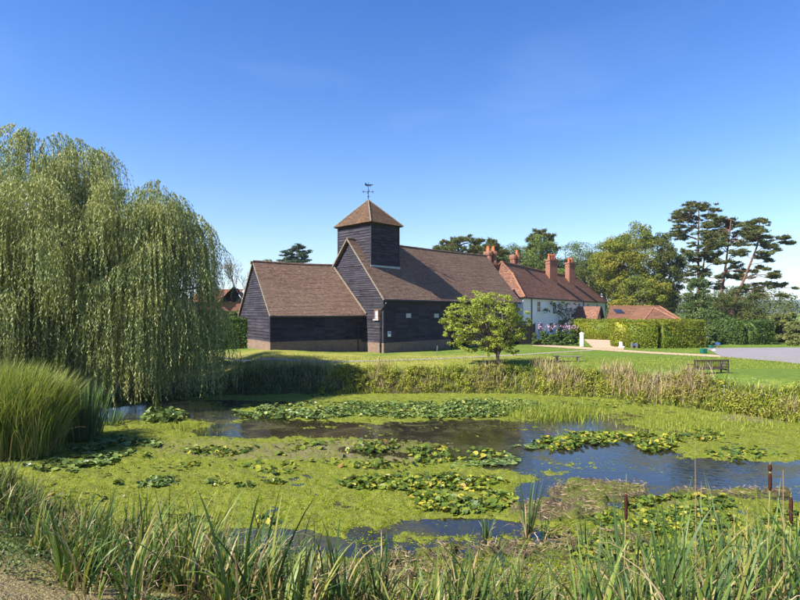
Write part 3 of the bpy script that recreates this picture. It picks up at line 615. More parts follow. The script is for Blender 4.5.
# projecting hipped front bay
f = Vector((at(643, 66), 66, oe)); f2 = Vector((at(682, 66), 66, oe)); fr_ = Vector((at(655.5, 70), 70.5, zat(307.6, 70.5))); 
lapped(r, f, f2, fr_, fr_, .13, .022, 5, .01, rb); lapped(r, f2, f2 + Vector((1.5, 6, 0)), fr_ + Vector((.6, 4, 0)), fr_, .13, .022, 4, .01, rb); lapped(r, f + Vector((-.5, 6, 0)), f, fr_, fr_ + Vector((-.2, 4, 0)), .13, .022, 4, .01, rb)
r.build('roof', M['tilebrown'], ob)
h = MB(); h.tube([ra, rbb], .12, 6); h.tube([f, fr_], .1, 6); h.tube([f2, fr_], .1, 6); h.tube([rbb, o1], .1, 6); h.build('ridge_tiles', M['ridge'], ob)
w = MB(); e4 = [Vector((q.x, q.y, 0)) for q in (o0, o1, o2, o3)]; cm = sum(e4, Vector()) / 4; e4 = [cm + (q - cm) * .95 for q in e4]; w.add([q - UZ * .6 for q in e4] + [q + UZ * oe for q in e4], [(0, 1, 5, 4), (1, 2, 6, 5), (2, 3, 7, 6), (3, 0, 4, 7)]); w.build('wall', M['redbrick'], ob)
n_ = (o1 - o0).cross(ra - o0).normalized(); mid = o0.lerp(o1, .19) .lerp(ra.lerp(rbb, .15), .62) + n_ * .06; ux = (o1 - o0).normalized(); uy = n_.cross(ux)
w = MB(); q4 = [mid + ux * a_ * .55 + uy * b_ * .65 for a_, b_ in ((-1, -1), (1, -1), (1, 1), (-1, 1))]; w.add(q4 + [q + n_ * .07 for q in q4], [(4, 5, 6, 7), (0, 1, 5, 4), (1, 2, 6, 5), (2, 3, 7, 6), (3, 0, 4, 7)]); w.build('skylight', M['glass'], ob)

# red brick cottage on the left, behind the hedge
ct = thing('cottage', 'red brick cottage with dark gabled tiled roof seen between willow and barn', 'cottage')
w = MB(); cy = 66.; x0, x1 = at(196, cy), at(242, cy); ze, zr = zat(302, cy), zat(287, cy); xg = at(236, cy); xl = at(222, cy)
w.box(((x0 + x1) / 2, cy + 4, ze / 2 - .2), (x1 - x0, 8, ze + .4)); w.build('wall', M['redbrick'], ct)
w = MB(); g0, g1, gt = Vector((xl - .2, cy - .6, ze)), Vector((x1 + .5, cy - .6, ze)), Vector(((xl + x1) / 2 + .3, cy - .6, zr)); bkv = Vector((-1.5, 8, 0))
lapped(w, g1, g1 + bkv, gt + bkv, gt, .15, .02, 3, .01, rb); lapped(w, g0 + bkv, g0, gt, gt + bkv, .15, .02, 3, .01, rb)
l0 = Vector((x0 - 1, cy - .3, ze)); lapped(w, l0, Vector((xl + 1.2, cy - .3, ze)), Vector((xl + 1.6, cy + 4, zr - .1)), Vector((x0 - 1, cy + 4, zr - .1)), .15, .02, 5, .01, rb)
w.build('roof', M['tilered'], ct)
w = MB(); w.add([g0 + Vector((.3, .5, 0)), g1 + Vector((-.3, .5, 0)), gt + Vector((0, .5, -.2))], [(0, 1, 2)]); w.build('gable', M['fencew'], ct)

# ------------------------------------------------------------------ vegetation tools
def unit(v): return v / np.maximum(np.linalg.norm(v, axis=-1, keepdims=True), 1e-9)
def leafquads(Pp, Dv, Nv, L, W):
    """rhombic leaves: centre Pp, along Dv, facing Nv"""
    Dv = unit(Dv); S = unit(np.cross(Nv, Dv)); L = np.broadcast_to(np.asarray(L, float), (len(Pp),))[:, None]; W = np.broadcast_to(np.asarray(W, float), (len(Pp),))[:, None]
    V = np.stack([Pp - Dv * L / 2, Pp + S * W / 2 + Dv * L * .08, Pp + Dv * L / 2, Pp - S * W / 2 + Dv * L * .08], 1).reshape(-1, 3)
    return V, np.arange(len(V)).reshape(-1, 4)
def rnddir(n): return unit(rs.normal(size=(n, 3)))
def lobeleaves(C, Rad, n, size, flat=.7, upb=.35, aspect=.6, thick=.45):
    """leaves on the outer shells of many small lobes: C (m,3), Rad (m,), n leaves each"""
    m = len(C); d = rnddir(m * n); d[:, 2] = d[:, 2] * flat + upb * rs.rand(m * n) * .8; c = np.repeat(C, n, 0); r = np.repeat(Rad, n)
    rr = r * (1 - thick * rs.rand(m * n) ** 1.5)
    pos = c + unit(d) * rr[:, None] * np.array([1, 1, flat]); nv = unit(unit(d) + .9 * rnddir(m * n) + np.array([0, 0, .3])); dv = np.cross(nv, rnddir(m * n))
    s = size * (.65 + .7 * rs.rand(m * n)); return leafquads(pos, dv, nv, s, s * aspect)
def join(parts):
    V = []; Fq = []; b = 0
    for v, f in parts: V.append(v); Fq.append(f + b); b += len(v)
    return np.concatenate(V), np.concatenate(Fq)
def limb(mb, a, b, r0, r1, n=6, sagv=0.0, wig=.1, seg=5):
    a, b = Vector(a), Vector(b); L = (b - a).length; pts = []
    for i in range(seg + 1):
        t = i / seg; q = a.lerp(b, t); w = math.sin(t * math.pi)
        pts.append(q + Vector((random.uniform(-1, 1), random.uniform(-1, 1), random.uniform(-1, 1))) * wig * L * .12 * w + UZ * sagv * L * w)
    mb.tube(pts, [r0 + (r1 - r0) * i / seg for i in range(seg + 1)], n); return pts
def tree(name, label, u, Yb, vtop, ru, vbot, leafmat, barkmat, nl=90, per=110, leaf=.28, lr=.22, group=None, ry=None, cat='tree', zb=0, flat=.75, skew=0, cone=0.0, cat_hole=0):
    """broad tree: u centre column, ru half width in pixels, crown between rows vtop and vbot at distance Yb"""
    x = at(u, Yb); zt, z0 = zat(vtop, Yb), zat(vbot, Yb); rx = ru / F * Yb; ry = ry or rx; H = (zt - z0)
    t = thing(name, label, cat, group, (x, Yb, zb))
    rs.seed(int(u * 13 + Yb * 7) % 99991); d = rnddir(nl); rr = .30 + .70 * rs.rand(nl) ** .6; d = d * rr[:, None]
    hz = d[:, 2:3] * .5 + .5; k = (1 - cone * hz)
    lobR = rx * lr * (.6 + .8 * rs.rand(nl)) * (1.25 - .45 * rr)
    C = np.stack([d[:, 0] * k[:, 0] * (rx - lobR * .7) + skew * hz[:, 0], d[:, 1] * k[:, 0] * (ry - lobR * .7), z0 - zb + lobR * .6 + hz[:, 0] * (H - lobR * 1.3)], 1)
    dd_ = np.linalg.norm(C[:, None] - C[None], axis=2) - (lobR[:, None] + lobR[None]) * .8; near_ = (dd_ < 0).sum(1) > 1 + 2 * (nl > 170); C, lobR = C[near_], lobR[near_]; nl = len(C)
    V, Fq = lobeleaves(C, lobR, per, leaf, flat)
    mk('crown', V, Fq, leafmat, t)
    mb = MB(); top = Vector((skew * .5, 0, z0 - zb + H * .6)); rt = max(.12, rx * .06)
    tp = limb(mb, (0, 0, -.4), top, rt * 1.5, rt * .5, 8, 0, .3, 6)
    for i in rs.choice(nl, min(nl, 26), False):
        a = tp[2 + random.randrange(4)]; limb(mb, a, C[i], rt * .45, rt * .08, 5, .05, .5, 4)
    mb.build('trunk', barkmat, t); return t

L_ = {}
L_['willow'] = foliage('willow_leaves', [(0, (.08, .12, .035)), (.5, (.185, .235, .075)), (1, (.42, .43, .20))], .22, .55, .3, .7, (.36, .34, .10), .6)
L_['oak'] = foliage('oak_leaves', [(0, (.06, .10, .016)), (.6, (.14, .18, .03)), (1, (.26, .26, .04))], .32, .6, .2, .2, (.32, .26, .03), .6)
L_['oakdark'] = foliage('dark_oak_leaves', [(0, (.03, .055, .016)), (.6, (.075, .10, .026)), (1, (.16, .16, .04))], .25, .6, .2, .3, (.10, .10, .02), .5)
L_['ash'] = foliage('ash_leaves', [(0, (.07, .11, .026)), (.6, (.14, .19, .048)), (1, (.24, .27, .075))], .3, .6, .2, .2, (.07, .11, .03), .6)
L_['pine'] = foliage('pine_needles', [(0, (.055, .095, .035)), (.6, (.12, .16, .055)), (1, (.28, .24, .09))], .35, .6, .2, .3, (.10, .07, .035), .35)
L_['cedar'] = foliage('cedar_needles', [(0, (.06, .10, .075)), (1, (.16, .21, .16))], .12, .6, .2)
L_['ever'] = foliage('evergreen_leaves', [(0, (.035, .065, .016)), (.6, (.075, .125, .03)), (1, (.15, .20, .05))], .2, .45, .4, .4, (.05, .07, .02), .5)
L_['light'] = foliage('pale_leaves', [(0, (.09, .12, .03)), (.6, (.17, .19, .055)), (1, (.27, .26, .09))], .35, .6, .2, .35, (.10, .12, .045), .6)
L_['maple'] = foliage('maple_leaves', [(0, (.15, .21, .025)), (.6, (.30, .35, .05)), (1, (.48, .48, .11))], .38, .55, .2)
L_['hedge'] = foliage('hedge_leaves', [(0, (.08, .125, .010)), (.6, (.17, .22, .018)), (1, (.30, .31, .03))], .22, .5, .3, .6, (.20, .16, .02), .5)
L_['hedge2'] = foliage('dark_hedge_leaves', [(0, (.03, .065, .014)), (.6, (.065, .115, .025)), (1, (.14, .19, .04))], .22, .5, .3, .5, (.06, .09, .02), .4)
L_['bank'] = foliage('bank_leaves', [(0, (.10, .13, .012)), (.5, (.26, .29, .03)), (1, (.46, .44, .07))], .3, .6, .2, .45, (.24, .20, .06), .6)
L_['straw'] = foliage('straw_blades', [(0, (.16, .12, .055)), (.5, (.34, .26, .12)), (1, (.52, .42, .24))], .2, .7, .15)
L_['grass'] = foliage('grass_blades', [(0, (.09, .14, .014)), (.5, (.20, .25, .025)), (1, (.38, .37, .08))], .25, .6, .2)
L_['misc'] = foliage('tall_grass_blades', [(0, (.09, .14, .03)), (.5, (.20, .26, .05)), (.85, (.34, .36, .09)), (1, (.50, .44, .20))], .3, .5, .3)
L_['reed'] = foliage('reed_blades', [(0, (.03, .065, .022)), (.4, (.07, .125, .032)), (.75, (.15, .20, .035)), (.9, (.24, .23, .06)), (1, (.34, .24, .12))], .25, .45, .35)
L_['reedblue'] = foliage('cattail_blades', [(0, (.045, .095, .038)), (.6, (.09, .155, .055)), (1, (.19, .25, .06))], .25, .45, .35)
L_['dead'] = foliage('dead_blades', [(0, (.10, .065, .035)), (.5, (.25, .17, .095)), (1, (.46, .36, .23))], .15, .7, .15)
L_['pad'] = foliage('lily_pad_leaves', [(0, (.03, .055, .01)), (.5, (.085, .13, .014)), (.80, (.17, .20, .022)), (.96, (.36, .31, .035)), (1, (.18, .09, .03))], .12, .42, .35)
L_['padpale'] = foliage('pale_pad_leaves', [(0, (.045, .08, .02)), (.5, (.10, .15, .035)), (.93, (.20, .25, .06)), (1, (.36, .34, .08))], .12, .36, .4)
L_['petal'] = foliage('aster_petals', [(0, (.28, .24, .42)), (1, (.50, .46, .62))], .2, .6, .2)
L_['pink'] = foliage('pink_petals', [(0, (.42, .22, .32)), (1, (.62, .42, .50))], .2, .6, .2)
L_['weed'] = foliage('algae_tufts', [(0, (.07, .11, .004)), (.6, (.19, .23, .008)), (1, (.34, .35, .02))], .2, .6, .3)
L_['bark'] = bark('grey_brown_bark', (.06, .045, .035), (.20, .16, .12)); L_['redbark'] = bark('pine_bark', (.075, .04, .028), (.20, .115, .08)); L_['greybark'] = bark('dead_bark', (.16, .14, .13), (.36, .32, .29))

# ------------------------------------------------------------------ trees behind the house
tree('oak_tree', 'tall yellowing broad oak beside the right end of the white house roof', 624, 100, 214, 41, 316, L_['oak'], L_['bark'], 300, 210, .27, .17, 'trees beyond the buildings')
tree('oak_tree', 'darker oak between the yellowing oak and the tall pines', 664, 98, 224, 26, 322, L_['oakdark'], L_['bark'], 220, 200, .26, .20, 'trees beyond the buildings')
tree('oak_tree', 'golden low tree standing behind the outbuilding roof', 640, 84, 268, 34, 318, L_['oak'], L_['bark'], 120, 190, .24, .18, 'trees beyond the buildings')
tree('ash_tree', 'airy pale green tree behind the small house chimney with two pots', 577, 118, 237, 27, 300, L_['ash'], L_['bark'], 140, 120, .27, .29, 'trees beyond the buildings')
tree('ash_tree', 'airy green tree showing between the two clustered chimney stacks', 512, 112, 240, 24, 300, L_['ash'], L_['bark'], 125, 163, .27, .29, 'trees beyond the buildings')
tree('ash_tree', 'green tree rising behind the largest house chimney with three pots', 542, 110, 231, 21, 300, L_['ash'], L_['bark'], 125, 155, .27, .29, 'trees beyond the buildings')
tree('ash_tree', 'low rounded green tree filling the gap left of the yellowing oak', 590, 108, 256, 22, 306, L_['oakdark'], L_['bark'], 80, 110, .28, .22, 'trees beyond the buildings')
tree('ash_tree', 'green tree low behind the house ridge between its two rectangular chimneys', 557, 104, 262, 24, 306, L_['ash'], L_['bark'], 112, 155, .27, .29, 'trees beyond the buildings')
tree('ivy_clad_tree', 'ivy covered tree with bright leaves at the foot of the pines', 697, 74, 272, 19, 338, L_['ever'], L_['bark'], 110, 120, .2, .22, 'trees beyond the buildings', cone=.35)
tree('dark_tree', 'dark evergreen shrub tree under the leaning pines', 733, 78, 283, 34, 338, L_['oakdark'], L_['bark'], 130, 140, .2, .17, 'trees beyond the buildings')
tree('dark_tree', 'rounded olive shrub tree behind the far hedge', 708, 68, 306, 20, 338, L_['ever'], L_['bark'], 60, 120, .18, .22, 'trees beyond the buildings')
tree('willow_shrub', 'pale green bushy tree at the far right end of the hedge', 783, 56, 309, 17, 350, L_['light'], L_['bark'], 110, 120, .2, .22, 'pale bushes beside the drive')
tree('willow_shrub', 'pale green low bush touching the right edge of the drive', 803, 51, 320, 17, 351, L_['light'], L_['bark'], 80, 120, .17, .22, 'pale bushes beside the drive')
tree('willow_shrub', 'taller pale green bush beyond the end of the drive', 832, 53, 312, 22, 351, L_['light'], L_['bark'], 80, 120, .17, .22, 'pale bushes beside the drive')
for i, (u, Yb, vt, ru) in enumerate([(845, 120, 292, 40), (905, 130, 286, 45)]):
    tree('oak_tree', ['olive tree far off beyond the drive', 'olive tree farthest off beyond the drive'][i], u, Yb, vt, ru, 330, L_['oakdark'], L_['bark'], 70, 90, .35, .2, 'trees beyond the buildings')

for (u, Yb, vt, ru, lab) in [(468, 106, 249, 20, 'green tree low behind the flat topped pine'), (496, 120, 246, 22, 'green tree behind the left clustered chimney'), (528, 122, 244, 22, 'rounded green tree behind the gap between clustered and large chimneys'), (604, 118, 240, 24, 'green tree filling behind the left side of the yellowing oak'), (548, 124, 250, 22, 'green tree right behind the large chimney top')]:
    tree('ash_tree', lab, u, Yb, vt, ru, 300, L_['ash'], L_['bark'], 125, 149, .27, .29, 'trees beyond the buildings')
n = 260; fu_ = rs.uniform(415, 792, n); fy_ = rs.uniform(135, 165, n); V, Fq = lobeleaves(np.stack([(fu_ - 400) / F * fy_, fy_, rs.uniform(0, 1, n) * (6.5 + 3 * vnoise(fu_ * .05, fu_ * 0 + 3.))], 1), rs.uniform(2.0, 3.6, n), 130, .55)
tag(mk('distant_woodland', V, Fq, L_['oakdark']), 'band of far woodland behind the house and pines', kind='stuff')
def needle_pads(C, Rr, n, size, thin=.28):
    thin = thin * 1.55
    m = len(C); d = rnddir(m * n); c = np.repeat(C, n, 0); r = np.repeat(Rr, n); rr = r * np.minimum(np.abs(rs.normal(0, .62, m * n)), 1.7)
    pos = c + d * rr[:, None] * np.array([1, 1, thin]); pos[:, 2] += .12 * r + .10 * rr * rs.rand(m * n)
    dv = unit(d * np.array([1, 1, .4]) + np.array([0, 0, .55]) + .7 * rnddir(m * n)); nv = np.cross(dv, rnddir(m * n))
    s = size * (.6 + .8 * rs.rand(m * n)); return leafquads(pos, dv, nv, s, s * .38)
def pine(name, label, Yb, trunks, pads, leafmat, barkmat, group, n=150, size=.42, zb=0, thin=.28, depth=2.5, br=.1):
    """trunks: pixel polylines with radius; pads: (u, v, ru) needle clouds, each on its own branch"""
    x0 = at(trunks[0][0][0], Yb); t = thing(name, label, 'pine tree', group, (x0, Yb, zb)); mb = MB(); tp = []
    for tr_, r0 in trunks:
        pts = [Vector((at(u, Yb) - x0, .4 * math.sin(i * 1.3), zat(v, Yb) - zb)) for i, (u, v) in enumerate(zip(tr_[0::2], tr_[1::2]))]
        fine = [pts[i].lerp(pts[i + 1], k / 4) for i in range(len(pts) - 1) for k in range(4)] + [pts[-1]]
        mb.tube(fine, [r0 * (1 - .75 * i / (len(fine) - 1)) for i in range(len(fine))], 8); tp += fine
    C = []; Rr = []; random.seed(len(pads) * 31 + int(Yb)); rs.seed(len(pads) * 17 + int(Yb))
    pads = pads + [(u + random.uniform(-.9, .9) * ru, v + random.uniform(-4, 5), ru * .6) for (u, v, ru) in pads]
    for (u, v, ru) in pads:
        q = Vector((at(u, Yb) - x0, random.uniform(-depth, depth), zat(v, Yb) - zb)); w = ru / F * Yb
        best = min(tp, key=lambda p: (p - q).length + abs(p.z - (q.z - .6)) * 1.2); limb(mb, best, q, br * (1 - .3 * random.random()), .03, 5, .04, .6, 5)
        k = max(6, int(7 + w * 5.5))
        for j in range(k):
            rr = w / k * random.uniform(1.4, 2.8) + .2
            C.append((q.x + random.uniform(-1, 1) * (w - rr * .5), q.y + random.uniform(-.7, .7) * w, q.z + random.uniform(-.4, .45) * w * .75)); Rr.append(rr)
            if j % 2 == 0: limb(mb, q, C[-1], .045, .015, 4, 0, .4, 3)
    V, Fq = needle_pads(np.array(C), np.array(Rr), n, size, thin); mk('crown', V, Fq, leafmat, t); mb.build('trunk', barkmat, t); return t
g_ = 'pines beside the drive'
pine('pine_tree', 'left tall pine with two straight dark stems', 84, [((699, 345, 700, 300, 699, 250, 698, 207), .27), ((700, 330, 702, 290, 706, 250, 708, 207), .22)],
     [(697, 207, 12), (712, 206, 9), (688, 212, 9), (683, 219, 11), (700, 217, 14), (715, 215, 9), (678, 227, 6), (692, 228, 13), (710, 226, 12), (686, 237, 9), (700, 238, 12), (716, 236, 10), (690, 248, 9), (706, 248, 11), (684, 256, 7), (696, 260, 9), (712, 260, 8), (690, 270, 8), (706, 272, 9), (694, 281, 9), (712, 284, 8)],
     L_['pine'], L_['redbark'], g_, 135, .25)
pine('pine_tree', 'middle pine with a reddish trunk leaning slightly right', 80, [((720, 345, 722, 300, 727, 262, 730, 220), .29)],
     [(729, 219, 9), (720, 223, 9), (739, 224, 10), (714, 232, 9), (728, 232, 13), (742, 233, 9), (717, 242, 10), (732, 243, 12), (745, 244, 8), (719, 253, 9), (734, 254, 10), (716, 263, 7), (738, 264, 8), (745, 271, 7), (712, 275, 6), (732, 277, 7)],
     L_['pine'], L_['redbark'], g_, 135, .25)
pine('pine_tree', 'right pine leaning outward with long level branches over the drive', 77, [((727, 345, 737, 300, 748, 272, 756, 246, 758, 222), .26)],
     [(757, 222, 7), (748, 224, 7), (766, 227, 6), (752, 231, 10), (766, 236, 8), (743, 236, 7), (779, 235, 4), (775, 240, 6), (786, 244, 5), (760, 245, 9), (771, 247, 6), (747, 252, 7), (763, 256, 8), (775, 260, 4), (766, 267, 5), (752, 277, 9), (765, 277, 7), (774, 276, 4), (758, 286, 9), (772, 286, 8), (784, 285, 6), (792, 284, 3), (748, 290, 7), (760, 296, 7), (773, 296, 5)],
     L_['pine'], L_['redbark'], g_, 135, .24, br=.05)
pine('pine_tree', 'dark flat topped pine beyond the long barn ridge', 92, [((461, 300, 462, 270, 458, 246), .3)],
     [(463, 240, 12), (450, 244, 10), (474, 242, 8), (441, 250, 8), (456, 250, 12), (470, 250, 9), (483, 253, 6), (462, 257, 10), (448, 256, 8)], L_['pine'], L_['redbark'], 'pines behind the buildings', 170, .3, thin=.4)
pine('pine_tree', 'dark pine clump beside the left clustered chimney', 96, [((487, 300, 488, 270, 490, 244), .3)],
     [(489, 242, 9), (497, 247, 8), (481, 250, 9), (492, 252, 11), (503, 254, 8), (485, 260, 11), (499, 262, 9)], L_['pine'], L_['redbark'], 'pines behind the buildings', 170, .3, thin=.5)
pine('pine_tree', 'dark pine top rising above the green tree behind the large chimney', 113, [((541, 300, 541, 270, 541, 236), .3)],
     [(541, 232, 7), (534, 238, 7), (548, 237, 7), (541, 243, 11), (531, 248, 7), (551, 249, 7)], L_['pine'], L_['redbark'], 'pines behind the buildings', 190, .32, thin=.55)
pine('cedar_tree', 'blue grey cedar top above the wing roof of the barn', 88, [((295, 310, 296, 280, 297, 246), .25)],
     [(298, 246, 5), (293, 250, 7), (303, 251, 6), (288, 255, 8), (299, 256, 8), (292, 261, 10), (303, 262, 8), (284, 262, 7)], L_['cedar'], L_['bark'], None, 150, .3, thin=.13)
tree('ash_tree', 'green treetop just showing over the left end of the wing roof', 268, 96, 257, 12, 290, L_['ash'], L_['bark'], 56, 135, .3, .3, 'trees beyond the buildings')
tree('oak_tree', 'small dark treetop just showing over the wing ridge beside the tower', 320, 92, 262, 10, 290, L_['oakdark'], L_['bark'], 40, 90, .3, .3, 'trees beyond the buildings')
random.seed(4); rs.seed(4)
# dead bare tree
dt = thing('dead_tree', 'bare leafless tree between the willow and the barn wing', 'tree', None, (at(241, 78), 78, 0)); mb = MB()
def grow(a, d, L, r, lvl):
    e = a + d * L; mid = a.lerp(e, .5) + Vector((random.uniform(-1, 1), random.uniform(-1, 1), 0)) * L * .08; mb.tube([a, mid, e], [r, r * .85, r * .68], 5, False)
    if lvl == 0: return
    for _ in range(3 if lvl > 1 else 4):
        nd = (d + Vector((random.uniform(-1, 1), random.uniform(-1, 1), random.uniform(-.35, .9))) * .62).normalized(); grow(e, nd, L * random.uniform(.6, .85), r * .6, lvl - 1)
grow(Vector((0, 0, -.3)), Vector((-.05, 0, 1)).normalized(), 3.6, .24, 1)
grow(Vector((-.1, 0, 3)), Vector((-.22, 0, 1)).normalized(), 2.6, .17, 5); grow(Vector((0, .1, 3.2)), Vector((.25, 0, 1)).normalized(), 2.0, .13, 4)
mb.build('trunk', L_['greybark'], dt)

random.seed(9); rs.seed(9)
# ------------------------------------------------------------------ small maple on the lawn
MY = 33.6; mx0 = at(498, MY); mt = thing('maple_tree', 'small bright yellow green maple standing alone on the lawn', 'tree', None, (mx0, MY, 0)); mb = MB(); C = []; Rr = []
lay = [(487, 296, 13), (474, 301, 13), (500, 300, 13), (463, 307, 13), (486, 307, 17), (508, 307, 12), (455, 315, 11), (474, 315, 18), (497, 315, 18), (517, 314, 9), (450, 323, 10), (466, 324, 15), (487, 324, 17), (507, 324, 15), (522, 322, 7),
       (453, 331, 9), (468, 333, 14), (487, 333, 16), (505, 333, 15), (519, 332, 9), (460, 340, 10), (477, 342, 12), (497, 342, 14), (513, 341, 10), (470, 347, 8), (488, 348, 9), (507, 348, 8)]
for (u, v, ru) in lay:
    w = ru / F * MY
    for j in range(13):
        c_ = (at(u, MY) - mx0 + random.uniform(-1, 1) * w, random.uniform(-1.9, 1.9) * (1 - abs(u - 487) / 62), zat(v, MY) + random.uniform(-.32, .3)); C.append(c_); Rr.append(w * random.uniform(.2, .46))
V, Fq = lobeleaves(np.array(C), np.array(Rr), 55, .095, .65, .3, .7, .7); mk('crown', V, Fq, L_['maple'], mt)
for k in range(5):
    limb(mb, (random.uniform(-.05, .05), random.uniform(-.05, .05), -.2), (random.uniform(-.15, .1), random.uniform(-.1, .1), .75), .075, .06, 7, 0, .1, 3)
for i in range(0, len(C), 3):
    c_ = C[i]; s_ = Vector((random.uniform(-.12, .1), 0, random.uniform(.55, 1.3))); limb(mb, s_, c_, .045, .01, 5, .06, .5, 5)
mb.build('trunk', L_['bark'], mt)

random.seed(21); rs.seed(21)
# ------------------------------------------------------------------ weeping willow
WX, WY = at(75, 29.8), 29.8; wt = thing('weeping_willow', 'huge weeping willow trailing its hanging branches over the pond edge', 'tree', None, (WX, WY, -1.1))
masses = [(-19.6, 29.6, 5.4, 5.6, 12.5, 84), (-17.2, 30.2, 3.4, 4.0, 11.7, 34), (-24.2, 29.6, 4.8, 5.0, 12.0, 40), (-15.0, 28.8, 2.9, 3.6, 10.1, 36), (-12.8, 28.4, 2.6, 3.2, 9.2, 38), (-11.3, 28.6, 1.9, 2.6, 8.0, 26),
          (-14.6, 26.4, 2.6, 2.3, 7.6, 26), (-17.4, 25.8, 2.7, 2.3, 8.9, 28), (-20.6, 25.6, 2.8, 2.3, 9.6, 26), (-23.6, 26, 2.6, 2.3, 8.8, 18), (-12.9, 27.0, 1.8, 1.8, 6.0, 18), (-18.8, 25.0, 2.4, 1.8, 6.2, 18), (-29, 30, 5, 5, 11, 16)]
LP = []; LD = []; LN_ = []; SZ = []; mbt = MB(); tw_pts = []
hub = Vector((WX, WY, 1.5))
for (mx_, my_, rx_, ry_, zt_, nm) in masses:
    z0 = 1.9
    for i in range(int(nm * .62)):
        q = rs.rand() ** .85; h = z0 + (zt_ - z0) * q; az = rs.uniform(0, 2 * math.pi)
        if rs.rand() < .35: az = rs.uniform(math.pi * 1.0, math.pi * 2.0)
        rad = math.sqrt(max(0, 1 - ((h - z0) / (zt_ - z0)) ** 2.3)) * rs.uniform(.58, 1.06)
        c = np.array([mx_ + math.cos(az) * rx_ * rad, my_ + math.sin(az) * ry_ * rad, h]); o = np.array([math.cos(az), math.sin(az), 0.])
        side = np.array([-o[1], o[0], 0]); ms = rs.choice([.7, 1.0, 1.3, 1.6]) * rs.uniform(.85, 1.15); ns_ = int(52 * ms + 4)
        Lm = min(h + 1.25 - .25 * rs.rand(), rs.uniform(2.4, 4.6) * (1.3 if rad > .8 else 1.0)); Lm = (h + rs.uniform(.9, 1.35)) if (h < 5.2 and rad > .7) else Lm
        # skirts stop short of the water on the pond side, leaving the dark hollow under the crown
        if rs.rand() < .33 and h < 6: Lm *= rs.uniform(.55, .85)
        if i % 5 == 0 and my_ - c[1] > -3: 
            mbt.tube([tuple(hub), tuple(hub.lerp(Vector(c), .45) + UZ * 1.2), tuple(Vector(c - o * .6) + UZ * .1), tuple(c)], [.13, .09, .045, .02], 5)
        for s_ in range(ns_):
            a_ = rs.normal(0, .48) * ms; b__ = rs.uniform(-1.0, .75) * ms
            root = c + side * a_ * .8 + o * b__ * .7 + np.array([0, 0, .75 * ms - .62 * (a_ * a_ + b__ * b__)])
            L = Lm * rs.uniform(.55, 1.08); L = min(L, root[2] + .85 + .3 * rs.rand()); k = max(6, int(L / .088)); t = np.linspace(0, 1, k)
            hz = (.35 + .5 * max(0, b__)) * (1 - np.exp(-5 * t)); arc = .18 * np.sin(np.minimum(t * 6, math.pi)) 
            ph = rs.rand() * 6; sw = .10 * np.sin(t * 5 + ph) * t
            pts = root + o * hz[:, None] + side * (sw + a_ * .15 * t)[:, None] + np.array([0, 0, 1]) * (arc - L * t)[:, None]
            jd = rnddir(k); LP.append(pts + jd * .035); d_ = np.array([0, 0, -1.]) + jd * .55 + o * .12; LD.append(d_); LN_.append(np.cross(d_, rnddir(k))); SZ.append(np.full(k, rs.uniform(.85, 1.2)))
LP, LD, LN_, SZ = map(np.concatenate, (LP, LD, LN_, SZ)); keep = LP[:, 2] > ZW + .12; LP, LD, LN_, SZ = LP[keep], LD[keep], LN_[keep], SZ[keep]
V, Fq = leafquads(LP, LD, LN_, .165 * SZ, .043 * SZ); V[:, 0] -= WX; V[:, 1] -= WY; V[:, 2] += 1.1
mk('crown', V, Fq, L_['willow'], wt); nwil = len(Fq)
tb = MB(); tb.tube([(WX, WY, -1.6), (WX + .1, WY, 0), (WX, WY, 1.7)], [.75, .55, .5], 12)
for a in range(7):
    e = Vector((WX + 3.4 * math.cos(a * .9), WY + 3 * math.sin(a * .9), 6.5 + (a % 3) * 1.5)); limb(tb, (WX, WY, 1.2), e, .34, .12, 8, .06, .7, 6)
tb.V += []; off = len(tb.V); tb.V += mbt.V; tb.F += [tuple(off + i for i in f) for f in mbt.F]; tb.V = [(x - WX, y - WY, z + 1.1) for x, y, z in tb.V]; tb.build('trunk', L_['bark'], wt)

random.seed(22); rs.seed(22)
